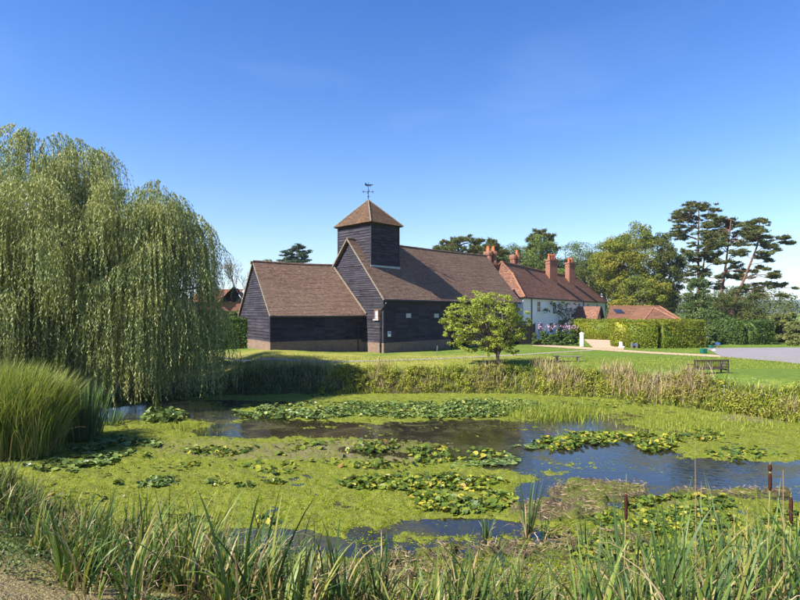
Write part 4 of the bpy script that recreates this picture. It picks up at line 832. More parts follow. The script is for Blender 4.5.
# ------------------------------------------------------------------ hedges and shrubs
def hedge(name, label, path, width, z1, leafmat, leaf=.13, dens=110, group=None, wob=.12, z0=-.1, cat='hedge', roundtop=.0):
    """leafy box hedge along a plan polyline, uneven like clipped foliage, over an added opaque core box that blocks see-through"""
    pts = [Vector((x, y, 0)) for x, y in path]; parts = []; core = MB()
    for i in range(len(pts) - 1):
        a, b_ = pts[i], pts[i + 1]; d = b_ - a; L = d.length; d = d.normalized(); nrm = Vector((d.y, -d.x, 0)); H = z1 - z0
        h0, h1 = (z1 if not hasattr(z1, '__len__') else z1[i]), z1
        faces = [(a - nrm * 0, d, UZ, L, H, nrm, width / 2), (a, d, UZ, L, H, -nrm, width / 2), (a, d, nrm, L, width, UZ, 0), (a, nrm, UZ, width, H, -d, 0), (b_, nrm, UZ, width, H, d, 0)]
        for fi, (o_, ux_, uy_, W_, H_, out, off_) in enumerate(faces):
            n = int(W_ * H_ * dens); p1 = rs.rand(n) * W_; p2 = rs.rand(n) * H_
            o_ = np.array(o_) + np.array(out) * off_; ux_, uy_, ou = np.array(ux_), np.array(uy_), np.array(out)
            if fi in (3, 4): p1 = p1 - width / 2
            if fi == 2: p2 = p2 - width / 2; base_z = z1
            else: base_z = z0
            p = o_ + ux_ * p1[:, None] + uy_ * p2[:, None]; p[:, 2] = (base_z if fi == 2 else z0 + (p2 if fi != 2 else 0))
            nz = (fbm(p[:, 0] * 1.3 + p[:, 2] * 1.1, p[:, 1] * 1.3 + p[:, 2] * .7) - .5) * 2 * wob * 2 + (rs.rand(n) - .6) * .12
            p = p + ou * nz[:, None]; nv = unit(ou + 1.0 * rnddir(n)); dv = np.cross(nv, rnddir(n)); s = leaf * (.6 + .8 * rs.rand(n)); parts.append(leafquads(p, dv, nv, s, s * .65))
        c = (a + b_) / 2; core.box((c.x, c.y, (z0 + z1) / 2 - .08), (L - .16, width - .24 - wob, H - .2), math.atan2(d.y, d.x))
    V, Fq = join(parts); b0 = len(V); cv = np.array(core.V); 
    V2, F2 = np.concatenate([V, cv]), np.concatenate([Fq, np.array(core.F) + b0])
    return tag(mk(name, V2, F2, leafmat), label, cat, group)
def pxy(u, v, z=0): return P(u, v, z)[:2]
hy = 45.5
hedge('hedge', 'long clipped yellow green hedge in front of the outbuilding', [(at(623, 51), 51.2), (at(628, 48), 48.6), (at(655, 48), 47.9), (at(700, 48.5), 48.9)], 2.0, zat(320.5, 47.5), L_['hedge'], .095, 300, 'clipped hedges')
hedge('hedge', 'clipped yellow green hedge set back beside the porch and gravel drive', [(at(578, 63), 63.5), (at(622, 60), 60)], 1.8, zat(320, 61), L_['hedge'], .10, 260, 'clipped hedges')
hedge('hedge', 'dark green hedge running from the sunlit bush to the far end of the drive', [(at(712, 54), 54), (at(742, 53), 53), (at(770, 53), 53.5)], 2.2, zat(321, 53), L_['hedge2'], .13, 220, 'clipped hedges', .16)
hedge('hedge', 'front clipped green hedge between the willow and the barn wing', [(at(150, 44.5), 44.5), (at(264, 44.5), 44.6)], 1.6, zat(318, 44), L_['hedge2'], .11, 240, 'clipped hedges', .14)
hedge('hedge', 'taller hedge strip just behind the front hedge by the barn wing', [(at(150, 50), 50), (at(262, 49), 49)], 1.3, zat(311.5, 49.5), L_['hedge2'], .11, 200, 'clipped hedges', .1)
def bush(name, label, u, Yb, vtop, ru, leafmat, per=130, leaf=.14, nl=30, group=None, zb=None, vbot=None, cat='shrub', seedlobe=.35):
    x = at(u, Yb); zb = float(ground(x, Yb)) if zb is None else zb; H = zat(vtop, Yb) - zb; rx = ru / F * Yb
    d = rnddir(nl); d[:, 2] = np.abs(d[:, 2]); rr = rs.rand(nl) ** .5; lob = rx * seedlobe * (.6 + .7 * rs.rand(nl))
    C = np.stack([x + d[:, 0] * rr * rx * .8, Yb + d[:, 1] * rr * rx * .7, zb + np.maximum(.05, d[:, 2] * rr) * (H - lob * .6)], 1)
    V, Fq = lobeleaves(C, lob, per, leaf, .8, .35); return tag(mk(name, V, Fq, leafmat), label, cat, group)
bush('shrub', 'sunlit yellow green bush at the gap between the two right hedges', 709, 52, 322, 9, L_['ever'], 150, .16, 40, 'garden shrubs')
bush('shrub', 'bright leafy bush topping the dark hedge beside the olive shrub', 730, 56, 313, 14, L_['ever'], 130, .17, 40, 'garden shrubs', zb=0)
for i, (u, vt, ru) in enumerate([(536, 330, 5), (543, 327, 4), (550, 329, 5), (558, 327, 4.5), (565, 329, 4.5), (573, 327, 5)]):
    lab = ['dark garden bush next to the black fence', 'second flowering bush from the black fence', 'third flowering bush from the black fence', 'fourth flowering bush from the black fence', 'fifth flowering bush from the black fence', 'flowering bush nearest the white post'][i]
    s_ = bush('garden_bush', lab, u, 51.5, vt, ru * 1.25, L_['hedge2'], 110, .14, 26, 'bushes in the garden border', zb=-.1)
# pink flowers over the border
n = 190; fu = rs.uniform(537, 578, n); fy = 52.0 + rs.uniform(-.5, .8, n); fz = np.array([zat(327.5, 52)] * n) + rs.normal(0, .14, n) + .12 * np.sin(fu * .9)
V, Fq = leafquads(np.stack([(fu - 400) / F * fy, fy, fz], 1), rnddir(n), rnddir(n), .12, .12); tag(mk('pink_flowers', V, Fq, L_['pink']), 'pink flower heads along the top of the garden border', kind='stuff')
# wall climber on the white house
ks = [k_at(u, .2) for u in (541, 575)]; C = []; Rr = []
mbv = MB()
for i in range(30):
    t = rs.rand(); k = ks[0] + (ks[1] - ks[0]) * t; z = (2.5 + 1.9 * rs.rand()) if rs.rand() < .85 else rs.uniform(.3, 2.4); C.append(tuple(hp_(-.05 - .35 * rs.rand(), k, z))); Rr.append(rs.uniform(.22, .5))
    if i % 3 == 0: limb(mbv, hp_(.0, k_at(546 + 6 * (i % 4), .2), -.2), Vector(C[-1]), .07, .02, 5, 0, .8, 5)
V, Fq = lobeleaves(np.array(C), np.array(Rr), 36, .2, .8, .2); cl = tag(mk('climber', V, Fq, L_['ever']), 'leafy climber trained over the front wall of the white house', 'climber'); mbv.build('stem', L_['bark'], cl)
bush('shrub', 'dark rounded shrub beside the porch against the white wall', 573, 62, 316, 6, L_['oakdark'], 120, .16, 26, 'garden shrubs', zb=0)
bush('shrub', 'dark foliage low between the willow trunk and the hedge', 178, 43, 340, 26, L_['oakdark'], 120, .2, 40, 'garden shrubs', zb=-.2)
# dark bushes added behind the willow so the gaps in it stay dark
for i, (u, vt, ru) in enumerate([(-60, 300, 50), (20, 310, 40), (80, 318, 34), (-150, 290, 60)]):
    lab = ['added dark backing bush behind the left half of the willow', 'added dark backing bush behind the tall grass clump and willow trunk', 'lower added dark backing bush behind the willow near the hedge', 'added dark backing bush far left behind the willow'][i]
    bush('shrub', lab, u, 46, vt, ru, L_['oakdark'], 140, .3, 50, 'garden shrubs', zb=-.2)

# ------------------------------------------------------------------ blades
def blades(x, y, z, h, w, th0, kap, az=None, seg=4, p=1.4, taper=.75):
    """tapering ribbons; th0 starting lean, kap total bend, both in radians"""
    n = len(x); az = rs.uniform(0, 2 * math.pi, n) if az is None else az; base = np.stack([x, y, z], 1)
    out = np.stack([np.cos(az), np.sin(az), az * 0], 1); sa = az + math.pi / 2 + rs.normal(0, .7, n); sd = np.stack([np.cos(sa), np.sin(sa), az * 0], 1)
    ctr = [base]; 
    for i in range(seg):
        t = (i + .5) / seg; th = th0 + kap * t ** p; ctr.append(ctr[-1] + (out * np.sin(th)[:, None] + np.array([0, 0, 1]) * np.cos(th)[:, None]) * (h / seg)[:, None])
    rows = []
    for i, c in enumerate(ctr):
        t = i / seg; ww = w * (.55 + .6 * min(1, t * 4) * 1) * (1 - taper * t ** 2.2) * (.12 if i == seg else 1) * .5; rows.append(np.stack([c - sd * ww[:, None], c + sd * ww[:, None]], 1))
    V = np.stack(rows, 1); b = (np.arange(n) * (seg + 1) * 2)[:, None, None]; k = (np.arange(seg) * 2)[None, :, None]
    Fq = (b + k + np.array([0, 1, 3, 2])[None, None, :]).reshape(-1, 4); return V.reshape(-1, 3), Fq
def on_ground(u, v0):  # helper for bases given in pixels on the lawn
    return P(u, v0)
# tall ornamental grass at left
gx0, gy0 = at(30, 18.0), 18.3; tgr = thing('ornamental_grass', 'big arching clump of tall yellow green grass at the left pond edge', 'grass clump', None, (gx0, gy0, -1.3)); parts = []
for (cx, cy, rx, ry, n, hm) in ((-13.3, 18.2, 1.7, 1.3, 6500, 2.95), (-15.4, 18.6, 2.2, 1.5, 5500, 3.05), (-11.9, 17.9, .6, .8, 900, 2.2)):
    a = rs.uniform(0, 2 * math.pi, n); r_ = rs.rand(n) ** .6; x = cx + np.cos(a) * r_ * rx; y = cy + np.sin(a) * r_ * ry
    az = np.where(rs.rand(n) < .55, rs.normal(.1, .7, n), a + rs.normal(0, .6, n)); h = hm * rs.uniform(.6, 1.2, n) * (1 - .22 * r_); lean = .04 + .33 * r_ * rs.rand(n)
    parts.append(blades(x - gx0, y - gy0, np.full(n, -.15), h, np.full(n, .026), lean, rs.uniform(.1, .85, n), az, 6))
V, Fq = join(parts); mk('foliage', V, Fq, L_['misc'], tgr)
n = 70; a = rs.uniform(0, 2 * math.pi, n); V, Fq = blades(-13.6 + np.cos(a) * 2.2 - gx0, 17.6 + np.sin(a) * 1.2 - gy0, np.full(n, -.1), rs.uniform(1.2, 2.2, n), np.full(n, .022), rs.uniform(.2, .6, n), rs.uniform(.6, 1.9, n), a, 7); mk('dead_blades', V, Fq, L_['dead'], tgr)
def clump(name, label, x, y, z, n, h, rad, mat, w=.024, lean=.25, bend=.5, group=None, cat='reeds', dead=0, rnd=.3, azm=None):
    t = thing(name, label, cat, group, (x, y, z)); a = rs.uniform(0, 2 * math.pi, n); r_ = rs.rand(n) ** .6 * rad
    V, Fq = blades(np.cos(a) * r_, np.sin(a) * r_, np.full(n, -.12), h * rs.uniform(1 - rnd * 1.6, 1, n), np.full(n, w) * rs.uniform(.7, 1.2, n), rs.rand(n) * lean, rs.rand(n) ** 2 * bend, a if azm is None else rs.normal(azm, .9, n), 6)
    mk('leaf_blades', V, Fq, mat, t)
    if dead:
        a = rs.uniform(0, 2 * math.pi, dead); V, Fq = blades(np.cos(a) * rad * .6, np.sin(a) * rad * .6, np.full(dead, -.05), h * rs.uniform(.2, .55, dead), np.full(dead, w), rs.uniform(0, .5, dead), rs.uniform(.5, 2.4, dead), a, 5); mk('dead_blades', V, Fq, L_['dead'], t)
    return t
q = P(88, 440, -1.5); clump('cattail_clump', 'stand of blue green cattail blades beside the tall grass clump', q[0] - .35, q[1] + .4, -1.5, 260, 2.5, .6, L_['reedblue'], .035, .3, .3, 'cattail clumps')
q = P(108, 425, ZW); clump('cattail_clump', 'short green cattail tuft in the dark water under the willow', q[0], q[1], ZW, 26, 1.1, .28, L_['reedblue'], .04, .5, .7, 'cattail clumps')
q = P(116, 423, ZW); clump('cattail_clump', 'second short cattail tuft in the dark water under the willow', q[0], q[1], ZW, 18, 1.0, .2, L_['reedblue'], .04, .6, .9, 'cattail clumps')
q = P(157, 411, ZW); clump('cattail_clump', 'single upright cattail rising from the lily pads below the willow', q[0], q[1], ZW, 8, 1.35, .08, L_['misc'], .06, .12, .3, 'cattail clumps')
for (u, v, hpx, n, w, lab, dd) in ((527, 537, 78, 15, .03, 'tall blue green reed tuft with straw at its foot by the blue water', 26), (543, 540, 42, 9, .024, 'shorter reed tuft just right of the tall one by the blue water', 4), (486, 538, 42, 12, .022, 'small green reed tuft standing left of the blue water tuft', 8),
                                   (586, 548, 46, 13, .024, 'small green reed tuft on the brown mud spit', 6), (384, 568, 56, 14, .022, 'dark green reed tuft left of the open blue water', 4)):
    q = P(u, v, ZW); clump('reed_tuft', lab, q[0], q[1], ZW, n, hpx / F * q[1], .07, L_['reedblue'], w, .22, .35, 'reed tufts in the pond', 'reeds', dd)

random.seed(23); rs.seed(23)
# ------------------------------------------------------------------ foreground reeds
def zgr(x, y): return ground(x, y)
def near_ok(x, y): 
    d = sdist(x, y); return d
def scatter(n, f):
    xs, ys = [], []
    while sum(map(len, xs)) < n:
        x = rs.uniform(-14, 9, 4000); y = rs.uniform(2.8, 16, 4000); d = sdist(x, y); u = 400 + F * x / y; k = rs.rand(4000) < f(x, y, d, u); xs.append(x[k]); ys.append(y[k])
    return np.concatenate(xs)[:n], np.concatenate(ys)[:n]
def dens(x, y, d, u):
    r_ = np.interp(u, [-120, 0, 40, 90, 140, 200, 300, 360, 430, 560, 600, 680, 800, 950], [.9, .9, .7, .9, .9, 1, .95, .75, .5, .5, .75, .85, .95, 1])
    lo = np.interp(u, [0, 100, 560], [0, .1, .1]); hi = np.interp(u, [0, 90, 180, 400, 800], [2.8, 4.4, 3.9, 4.2, 4.4]); return r_ * (d > lo) * (d < hi)
cx_, cy_ = scatter(1050, dens); parts = []; deadp = []
for x, y in zip(cx_, cy_):
    u = 400 + F * x / y; n = rs.randint(6, 17); z = float(ground(x, y)); hmax = np.interp(u, [0, 60, 120, 200, 400, 600, 800], [1.0, .9, 1.3, 1.75, 1.5, 1.9, 2.1]) * rs.uniform(.65, 1.1); a = rs.uniform(0, 2 * math.pi, n)
    vlim = np.interp(u, [-50, 0, 50, 100, 200, 330, 430, 560, 620, 700, 800], [445, 460, 482, 494, 498, 525, 535, 540, 512, 498, 484]) + rs.uniform(-22, 70)
    hmax = min(hmax, max(.35, (EYE + (HV - vlim) / F * y) - z))
    parts.append(blades(x + np.cos(a) * .07, y + np.sin(a) * .07, np.full(n, z - .1), hmax * rs.uniform(.5, 1.08, n) + .1, rs.uniform(.014, .030, n), rs.rand(n) * .3, np.where(rs.rand(n) < .3, rs.uniform(.9, 2.3, n), rs.uniform(.05, .8, n)), rs.normal(.2, 1.6, n), 7, 1.8))
    nd = rs.randint(3, 10); a = rs.uniform(0, 2 * math.pi, nd); deadp.append(blades(x + np.cos(a) * .09, y + np.sin(a) * .09, np.full(nd, z - .05), hmax * rs.uniform(.4, .95, nd), rs.uniform(.008, .018, nd), rs.rand(nd) * .5, rs.uniform(.5, 2.9, nd), a, 7, 2.2))
V, Fq = join(parts); tag(mk('reeds', V, Fq, L_['reed']), 'green pond reeds crowding the near bank', kind='stuff')
V, Fq = join(deadp); tag(mk('dead_reeds', V, Fq, L_['dead']), 'curled brown dead reed leaves among the near reeds', kind='stuff')
M['head'] = plain('cattail_head', (.05, .02, .013), .95, .05, .3, 60, .6); M['stalk'] = plain('cattail_stalk', (.22, .20, .07), .7, .2, .3, 8)
def cattail(label, u, v0, v1, vtip, Yb, two=False):
    x = at(u, Yb); zg_ = float(ground(x, Yb)); t = thing('cattail', label, 'cattail', 'flowering cattails in the near reeds', (x, Yb, zg_)); lean = random.uniform(-.04, .04)
    z0, z1, zt = zat(v1, Yb) - zg_, zat(v0, Yb) - zg_, zat(vtip, Yb) - zg_
    s = MB(); s.tube([(-lean * z0, 0, -.1), (-lean * .4 * z0, .01, z0 * .5), (0, 0, z0), (0, 0, z1)], .007, 6); s.tube([(0, 0, z1), (0.004, 0, zt)], [.005, .0015], 5); s.build('stalk', M['stalk'], t, True)
    def hd(a, b_): 
        h = MB(); k = 9; h.tube([(0, 0, a + (b_ - a) * i / k) for i in range(k + 1)], [.005, .013, .0155, .016, .0165, .016, .0165, .0155, .013, .005], 12); h.build('seed_head', M['head'], t, True)
    if two: m_ = z0 + (z1 - z0) * .70; hd(z0, m_ - .004); hd(m_ + .004, z1)
    else: hd(z0, z1)
    n = 9; a = rs.uniform(0, 2 * math.pi, n); V, Fq = blades(np.cos(a) * .03, np.sin(a) * .03, np.full(n, -.1), (zt - .08) * rs.uniform(.7, 1.05, n), np.full(n, .018), rs.rand(n) * .22, rs.rand(n) * .35, a, 7); mk('leaf_blades', V, Fq, L_['reedblue'], t)
cattail('cattail with a long brown head and thin spike, leftmost of the flowering ones', 626, 493, 521, 474, 5.0)
cattail('cattail with a two part brown head rising above the open water', 770, 464, 491, 462, 4.9, True)
cattail('cattail with a narrow brown head nearest the right edge of the photo', 791, 496, 524, 492, 4.8)
# tall thin dead stems
def stem(label, u, vtip, Yb, w=.008):
    x = at(u, Yb); z = float(ground(x, Yb)); s = MB(); s.tube([(x, Yb, z - .05), (x + .01, Yb, zat(vtip, Yb) * .5), (x, Yb, zat(vtip, Yb))], [w, w * .8, w * .3], 5); tag(s.build('withered_reed', L_['dead']), label, 'reed', 'withered single reeds')
stem('tall thin grey dead stem rising in front of the open water', 695, 438, 5.2, .006)
stem('short bent pale dead stem beside the two part cattail', 783, 470, 4.6)

# near turf: short dry grass, little ground leaves
n = 26000; x = rs.uniform(-7.5, -1.0, n * 2); y = rs.uniform(3.2, 9.5, n * 2); d = sdist(x, y); k = (d > 2.2) & (fbm(x * 2, y * 2) > .36); x, y = x[k][:n], y[k][:n]; n = len(x)
V, Fq = blades(x, y, ground(x, y) - .01, rs.uniform(.015, .055, n), np.full(n, .005), rs.uniform(0, .9, n), rs.uniform(0, 1, n), None, 2); tag(mk('dry_grass', V, Fq, foliage('dry_turf', [(0, (.07, .09, .025)), (.5, (.18, .145, .075)), (1, (.30, .225, .14))], .2, .7, .1)), 'short dry grass on the trodden near bank', kind='stuff')
n = 24000; x = rs.uniform(-14, -.5, n * 6); y = rs.uniform(3.2, 16, n * 6); d = sdist(x, y); k = (d > 1.2) & (d < 4.3) & (fbm(x * 1.6, y * 1.6) > .40); x, y = x[k][:n], y[k][:n]; n = len(x)
V, Fq = leafquads(np.stack([x, y, ground(x, y) + rs.uniform(.02, .13, n)], 1), rnddir(n), unit(rnddir(n) + np.array([0, 0, 1.2])), rs.uniform(.018, .045, n), rs.uniform(.015, .035, n)); tag(mk('ground_ivy', V, Fq, L_['ever']), 'small leafy ground cover between turf and reeds', kind='stuff')

random.seed(24); rs.seed(24)
# ------------------------------------------------------------------ far bank vegetation
def bank_line(u): return np.interp(u, [-60, 60, 120, 180, 230, 330, 520, 600, 660, 720, 800, 1000], [406, 404, 401, 398, 395, 394, 394, 398, 405, 413, 424, 440])
def bank_scatter(n, off, u0=90, u1=960, seed=None):
    u = rs.uniform(u0, u1, n); v = bank_line(u); Yb = F * (EYE - ZW) / (v - HV); y = Yb + off; return (u - 400) / F * Yb, y, u
parts = []; n = 9000; x, y, u = bank_scatter(n, rs.uniform(-.15, 1.9, n)); hh = (.22 + .55 * vnoise(x * .55, y * .3)) * rs.uniform(.5, 1.1, n); hh *= np.where((u < 330), .6, .9) * np.interp(u, [600, 670], [1, 1.45])
V, Fq = blades(x, y, ground(x, y) - .05, hh, np.full(n, .035), rs.rand(n) * .4, rs.uniform(.1, 1.5, n), None, 4); tag(mk('bank_grass', V, Fq, L_['grass']), 'rough green grass along the far pond bank', kind='stuff')
n = 26000; x, y, u = bank_scatter(n, rs.uniform(.2, 2.4, n)); k = rs.rand(n) < np.interp(u, [220, 300, 340, 520, 600, 1000], [.1, .25, .3, .3, .6, .6]) * np.clip((vnoise(x * .9 + 3, y * .4) - .38) * 4, 0, 1); x, y, u = x[k], y[k], u[k]; n = len(x)
V, Fq = blades(x, y, ground(x, y) - .05, rs.uniform(.45, .95, n) * (.7 + .6 * vnoise(x * .4, y * .2)) * np.interp(u, [600, 670], [1, 1.3]), np.full(n, .024), rs.rand(n) * .3, rs.uniform(.1, .9, n), None, 4); tag(mk('straw_grass', V, Fq, L_['straw']), 'bleached seeding grass along the far pond bank', kind='stuff')
C = []; Rr = []; nb = 760
x, y, u = bank_scatter(nb, rs.uniform(-.1, 1.6, nb), 100); h = rs.uniform(.05, .42, nb) * (.45 + 1.15 * vnoise(x * .35 + 4, y * .2)) * np.interp(u, [320, 350, 600, 670], [.45, .85, .9, 1.8])
for i in range(nb): C.append((x[i], y[i], float(ground(x[i], y[i])) + h[i] * .7)); Rr.append(rs.uniform(.13, .30))
C = np.array(C); Rr = np.array(Rr); dk = u < 318
V, Fq = lobeleaves(C[~dk], Rr[~dk], 85, .10, 1.0, .3, .45); tag(mk('bank_weeds', V, Fq, L_['bank']), 'leafy willowherb and dock along the far pond bank', kind='stuff')
V, Fq = lobeleaves(C[dk], Rr[dk] * 1.15, 100, .11, 1.0, .3, .5); tag(mk('bank_weeds', V, Fq, L_['ever']), 'dark leafy weeds along the bank below the hedge', kind='stuff')
x, y, u = bank_scatter(60, rs.uniform(.4, 1.5, 60), 655, 960); C = []
V = []; parts = []
for i in range(60):
    if vnoise(np.array(u[i] * .035), np.array(2.)) < .35: continue
    n = 15; g = float(ground(x[i], y[i])); p = np.stack([x[i] + rs.normal(0, .3, n), y[i] + rs.normal(0, .25, n), g + rs.uniform(.35, .95, n)], 1); parts.append(leafquads(p, rnddir(n), unit(rnddir(n) + np.array([0, -.5, 1])), .042, .042))
V, Fq = join(parts); tag(mk('asters', V, Fq, L_['petal']), 'pale lilac aster flowers on the far bank at right', kind='stuff')
n = 42000; u = rs.uniform(225, 830, n); v = 357 + 12 * rs.rand(n) ** 1.0; x = (u - 400) / F * (F * EYE / (v - HV)); y = F * EYE / (v - HV); k = sdist(x, y) > 1.5; x, y = x[k], y[k]; n = len(x)
V, Fq = blades(x, y, ground(x, y) - .01, rs.uniform(.03, .10, n), np.full(n, .02), rs.rand(n) * .6, rs.rand(n), None, 2); tag(mk('lawn_grass', V, Fq, L_['grass']), 'uneven mown grass tufts on the lawn', kind='stuff')

n = 5000; pe_ = rs.rand(n); lines_ = [([532, 594, 650, 700, 735], [346.1, 350.3, 353.9, 356.5, 358.5]), ([560, 594, 650, 700, 721], [345.9, 347.9, 351.8, 354.3, 348.8]), ([215, 340, 432, 500, 597], [357.7, 362.7, 359.9, 356.5, 350.5]), ([722, 775, 800, 850], [357.4, 361.9, 364.5, 371])]
px_, py_ = [], []
for lu, lv in lines_:
    u = rs.uniform(lu[0], lu[-1], n // 4); v = np.interp(u, lu, lv) + rs.normal(0, .18, n // 4); Yb = F * EYE / (v - HV); px_.append((u - 400) / F * Yb); py_.append(Yb)
px_, py_ = np.concatenate(px_), np.concatenate(py_); V, Fq = blades(px_, py_, np.maximum(ground(px_, py_), 0) - .01, rs.uniform(.04, .13, len(px_)), np.full(len(px_), .022), rs.rand(len(px_)) * .7, rs.rand(len(px_)), None, 2); tag(mk('edge_grass', V, Fq, L_['grass']), 'untrimmed grass along the edges of path and drive', kind='stuff')

# ------------------------------------------------------------------ floating algae, mud and lily pads
def paint(items, u, v, base):
    f = np.full(u.shape, float(base))
    for (cu, cv, ru, rv, val) in items:
        d = np.sqrt(((u - cu) / ru) ** 2 + ((v - cv) / rv) ** 2); k = sstep(1.12, .72, d); f = f * (1 - k) + val * k
    return f
ALG = [(250, 492, 290, 62, .95), (90, 470, 120, 34, .7), (430, 505, 130, 38, .8), (660, 400, 260, 13, .9), (740, 432, 120, 34, .95), (330, 396, 230, 6, .75), (640, 438, 90, 10, .25), (520, 412, 100, 10, .45), (380, 412, 160, 11, .35),
       (175, 406, 100, 7, -.2), (255, 430, 74, 8, -.9), (430, 434, 150, 6, -.7), (140, 430, 60, 9, .6), (430, 451, 100, 7, .05), (600, 462, 92, 24, -.85), (700, 473, 110, 15, -.85), (505, 452, 60, 14, -.75), (800, 475, 60, 13, -.9),
       (400, 470, 50, 10, .3), (420, 497, 115, 24, .85), (265, 542, 80, 15, -1), (310, 553, 60, 14, -.8), (460, 527, 75, 10, -1), (545, 500, 42, 20, -1), (170, 520, 60, 8, .1), (370, 533, 30, 8, -.3), (160, 425, 60, 6, .3), (700, 530, 150, 36, .85), (420, 590, 330, 38, .75), (60, 560, 120, 40, .6)]
MUD = [(600, 492, 60, 12, .7), (560, 512, 55, 12, .6), (470, 560, 110, 18, .2), (600, 545, 70, 16, .2), (395, 448, 80, 6, .3), (730, 494, 70, 5, .6), (330, 580, 300, 12, .3)]
us = np.arange(-170, 1070, 2.0); vs = np.concatenate([np.arange(392, 430, .7), np.arange(430, 650, 1.25)]); U, Vv = np.meshgrid(us, vs)
Yw = F * (EYE - ZW) / (Vv - HV); Xw = (U - 400) / F * Yw; SD = sdist(Xw, Yw)
nzz = (fbm(Xw * .7, Yw * .9, 5) - .5) * 2.3 + (fbm(Xw * 4 + 9, Yw * 5, 4) - .5) * 1.6 + (fbm(Xw * 17 + 2, Yw * 17, 2) - .5) * .9
def sheet(name, fld, mat, label, kind, amp, attr=None, cut=-.12, extra=None):
    h = ZW + amp * np.tanh(fld * 2.2) + np.where(fld > 0, 1, 0) * ((fbm(Xw * 7, Yw * 7, 3) - .5) * 2.4 + (fbm(Xw * 2.2, Yw * 2.6, 3) - .5) * 2.6) * amp * np.clip(fld * 2, 0, 1)
    nr, nc = U.shape; ii = np.arange(nr * nc).reshape(nr, nc); ok = (fld > cut) & (SD < .35)
    k = ok[:-1, :-1] | ok[1:, :-1] | ok[:-1, 1:] | ok[1:, 1:]; Fq = np.stack([ii[:-1, :-1][k], ii[1:, :-1][k], ii[1:, 1:][k], ii[:-1, 1:][k]], -1)
    used = np.unique(Fq); remap = np.zeros(nr * nc, int); remap[used] = np.arange(len(used)); V = np.stack([Xw, Yw, h], -1).reshape(-1, 3)[used]
    o = mk(name, V, remap[Fq], mat, smooth=True, attr={a: b.ravel()[used] for a, b in (attr or {}).items()}); 
    return tag(o, label, kind=kind)
AF = paint(ALG, U, Vv, -.55) + nzz; BR = np.clip(paint([(280, 452, 110, 9, .8), (200, 447, 60, 8, .6), (400, 450, 120, 12, .9), (250, 480, 200, 12, .35), (620, 488, 90, 22, .9), (480, 575, 160, 30, .8), (760, 418, 40, 6, .9), (160, 475, 90, 10, .35)], U, Vv, .32), 0, 1)
sheet('floating_algae', AF, M['algae'], 'bright yellow green algae mat floating on the pond', 'stuff', .035, {'brown': BR})
MF = paint(MUD, U, Vv, -1.0) + nzz * .7
sheet('mud_bank', MF, M['mud'], 'brown mud and rotting stalks rising from the near water', 'structure', .10)
fl = AF.ravel(); cand = np.where((fl > .12) & (SD.ravel() < -.1) & (MF.ravel() < .2))[0]
# tufts on the algae, density falling with distance
n = 60000; pk_ = rs.choice(cand, n); wgt = rs.rand(n) < np.interp(Yw.ravel()[pk_], [8, 14, 30], [1, .7, .35]); pk_ = pk_[wgt]; n = len(pk_)
tx, ty = Xw.ravel()[pk_] + rs.normal(0, .05, n), Yw.ravel()[pk_] + rs.normal(0, .06, n); V, Fq = leafquads(np.stack([tx, ty, np.full(n, ZW + .035) + rs.rand(n) * .035], 1), rnddir(n), unit(rnddir(n) + np.array([0, 0, .8])), rs.uniform(.02, .055, n) * np.interp(ty, [8, 30], [.8, 1.6]), rs.uniform(.012, .03, n) * np.interp(ty, [8, 30], [.8, 1.6]))
tag(mk('pond_weed', V, Fq, L_['weed']), 'tiny leafy tufts of weed standing on the algae', kind='stuff')
cand2 = np.where((AF.ravel() < .06) & (AF.ravel() > -.62) & (SD.ravel() < -.1) & (MF.ravel() < 0))[0]; n = 46000; pk_ = rs.choice(cand2, n); keep_ = rs.rand(n) < np.clip((AF.ravel()[pk_] + .62) / .66, 0, 1) ** 2.2; pk_ = pk_[keep_]; n = len(pk_)
fx_, fy_ = Xw.ravel()[pk_] + rs.normal(0, .04, n), Yw.ravel()[pk_] + rs.normal(0, .06, n); V, Fq = leafquads(np.stack([fx_, fy_, np.full(n, ZW + .005) + rs.rand(n) * .002], 1), rnddir(n) * np.array([1, 1, .0]), np.tile([0, 0, 1.], (n, 1)), rs.uniform(.02, .07, n), rs.uniform(.015, .05, n))
tag(mk('duckweed', V, Fq, L_['weed']), 'loose duckweed flecks thinning out over the dark water', kind='stuff')
# debris sticks on the mud
cand = np.where(MF.ravel() > .15)[0]; n = 5200; pk_ = rs.choice(cand, n); d3 = rnddir(n) * np.array([1, 1, .25]); V, Fq = leafquads(np.stack([Xw.ravel()[pk_], Yw.ravel()[pk_], ZW + .10 + rs.rand(n) * .05], 1), d3, unit(rnddir(n) + np.array([0, 0, 1])), rs.uniform(.05, .24, n), rs.uniform(.006, .02, n)); tag(mk('dead_stalks', V, Fq, L_['dead']), 'scattered dead reed stalks lying on the mud', kind='stuff')
# grass in the far shallows
def shallow(label, cu, cv, ru, rv, n, h, mat):
    u = cu + rs.normal(0, .45, n) * ru; v = cv + rs.normal(0, .45, n) * rv; Yb = F * (EYE - ZW) / (v - HV); V, Fq = blades((u - 400) / F * Yb, Yb, np.full(n, ZW - .05), h * rs.uniform(.4, 1.1, n), np.full(n, .018), rs.rand(n) * .4, rs.rand(n) * .8, None, 3)
    tag(mk('water_grass', V, Fq, mat), label, kind='stuff')
shallow('fine pale grass standing in the far shallows right of the lilies', 555, 414, 55, 9, 2600, .5, L_['grass'])
shallow('sparse grass blades in the algae below the far right bank', 700, 425, 110, 16, 1500, .35, L_['grass'])
shallow('sparse sprigs in the algae by the left lily patch', 190, 430, 40, 6, 260, .35, L_['grass'])
shallow('small sprigs on the near algae and mud', 450, 575, 260, 22, 1300, .22, L_['grass'])
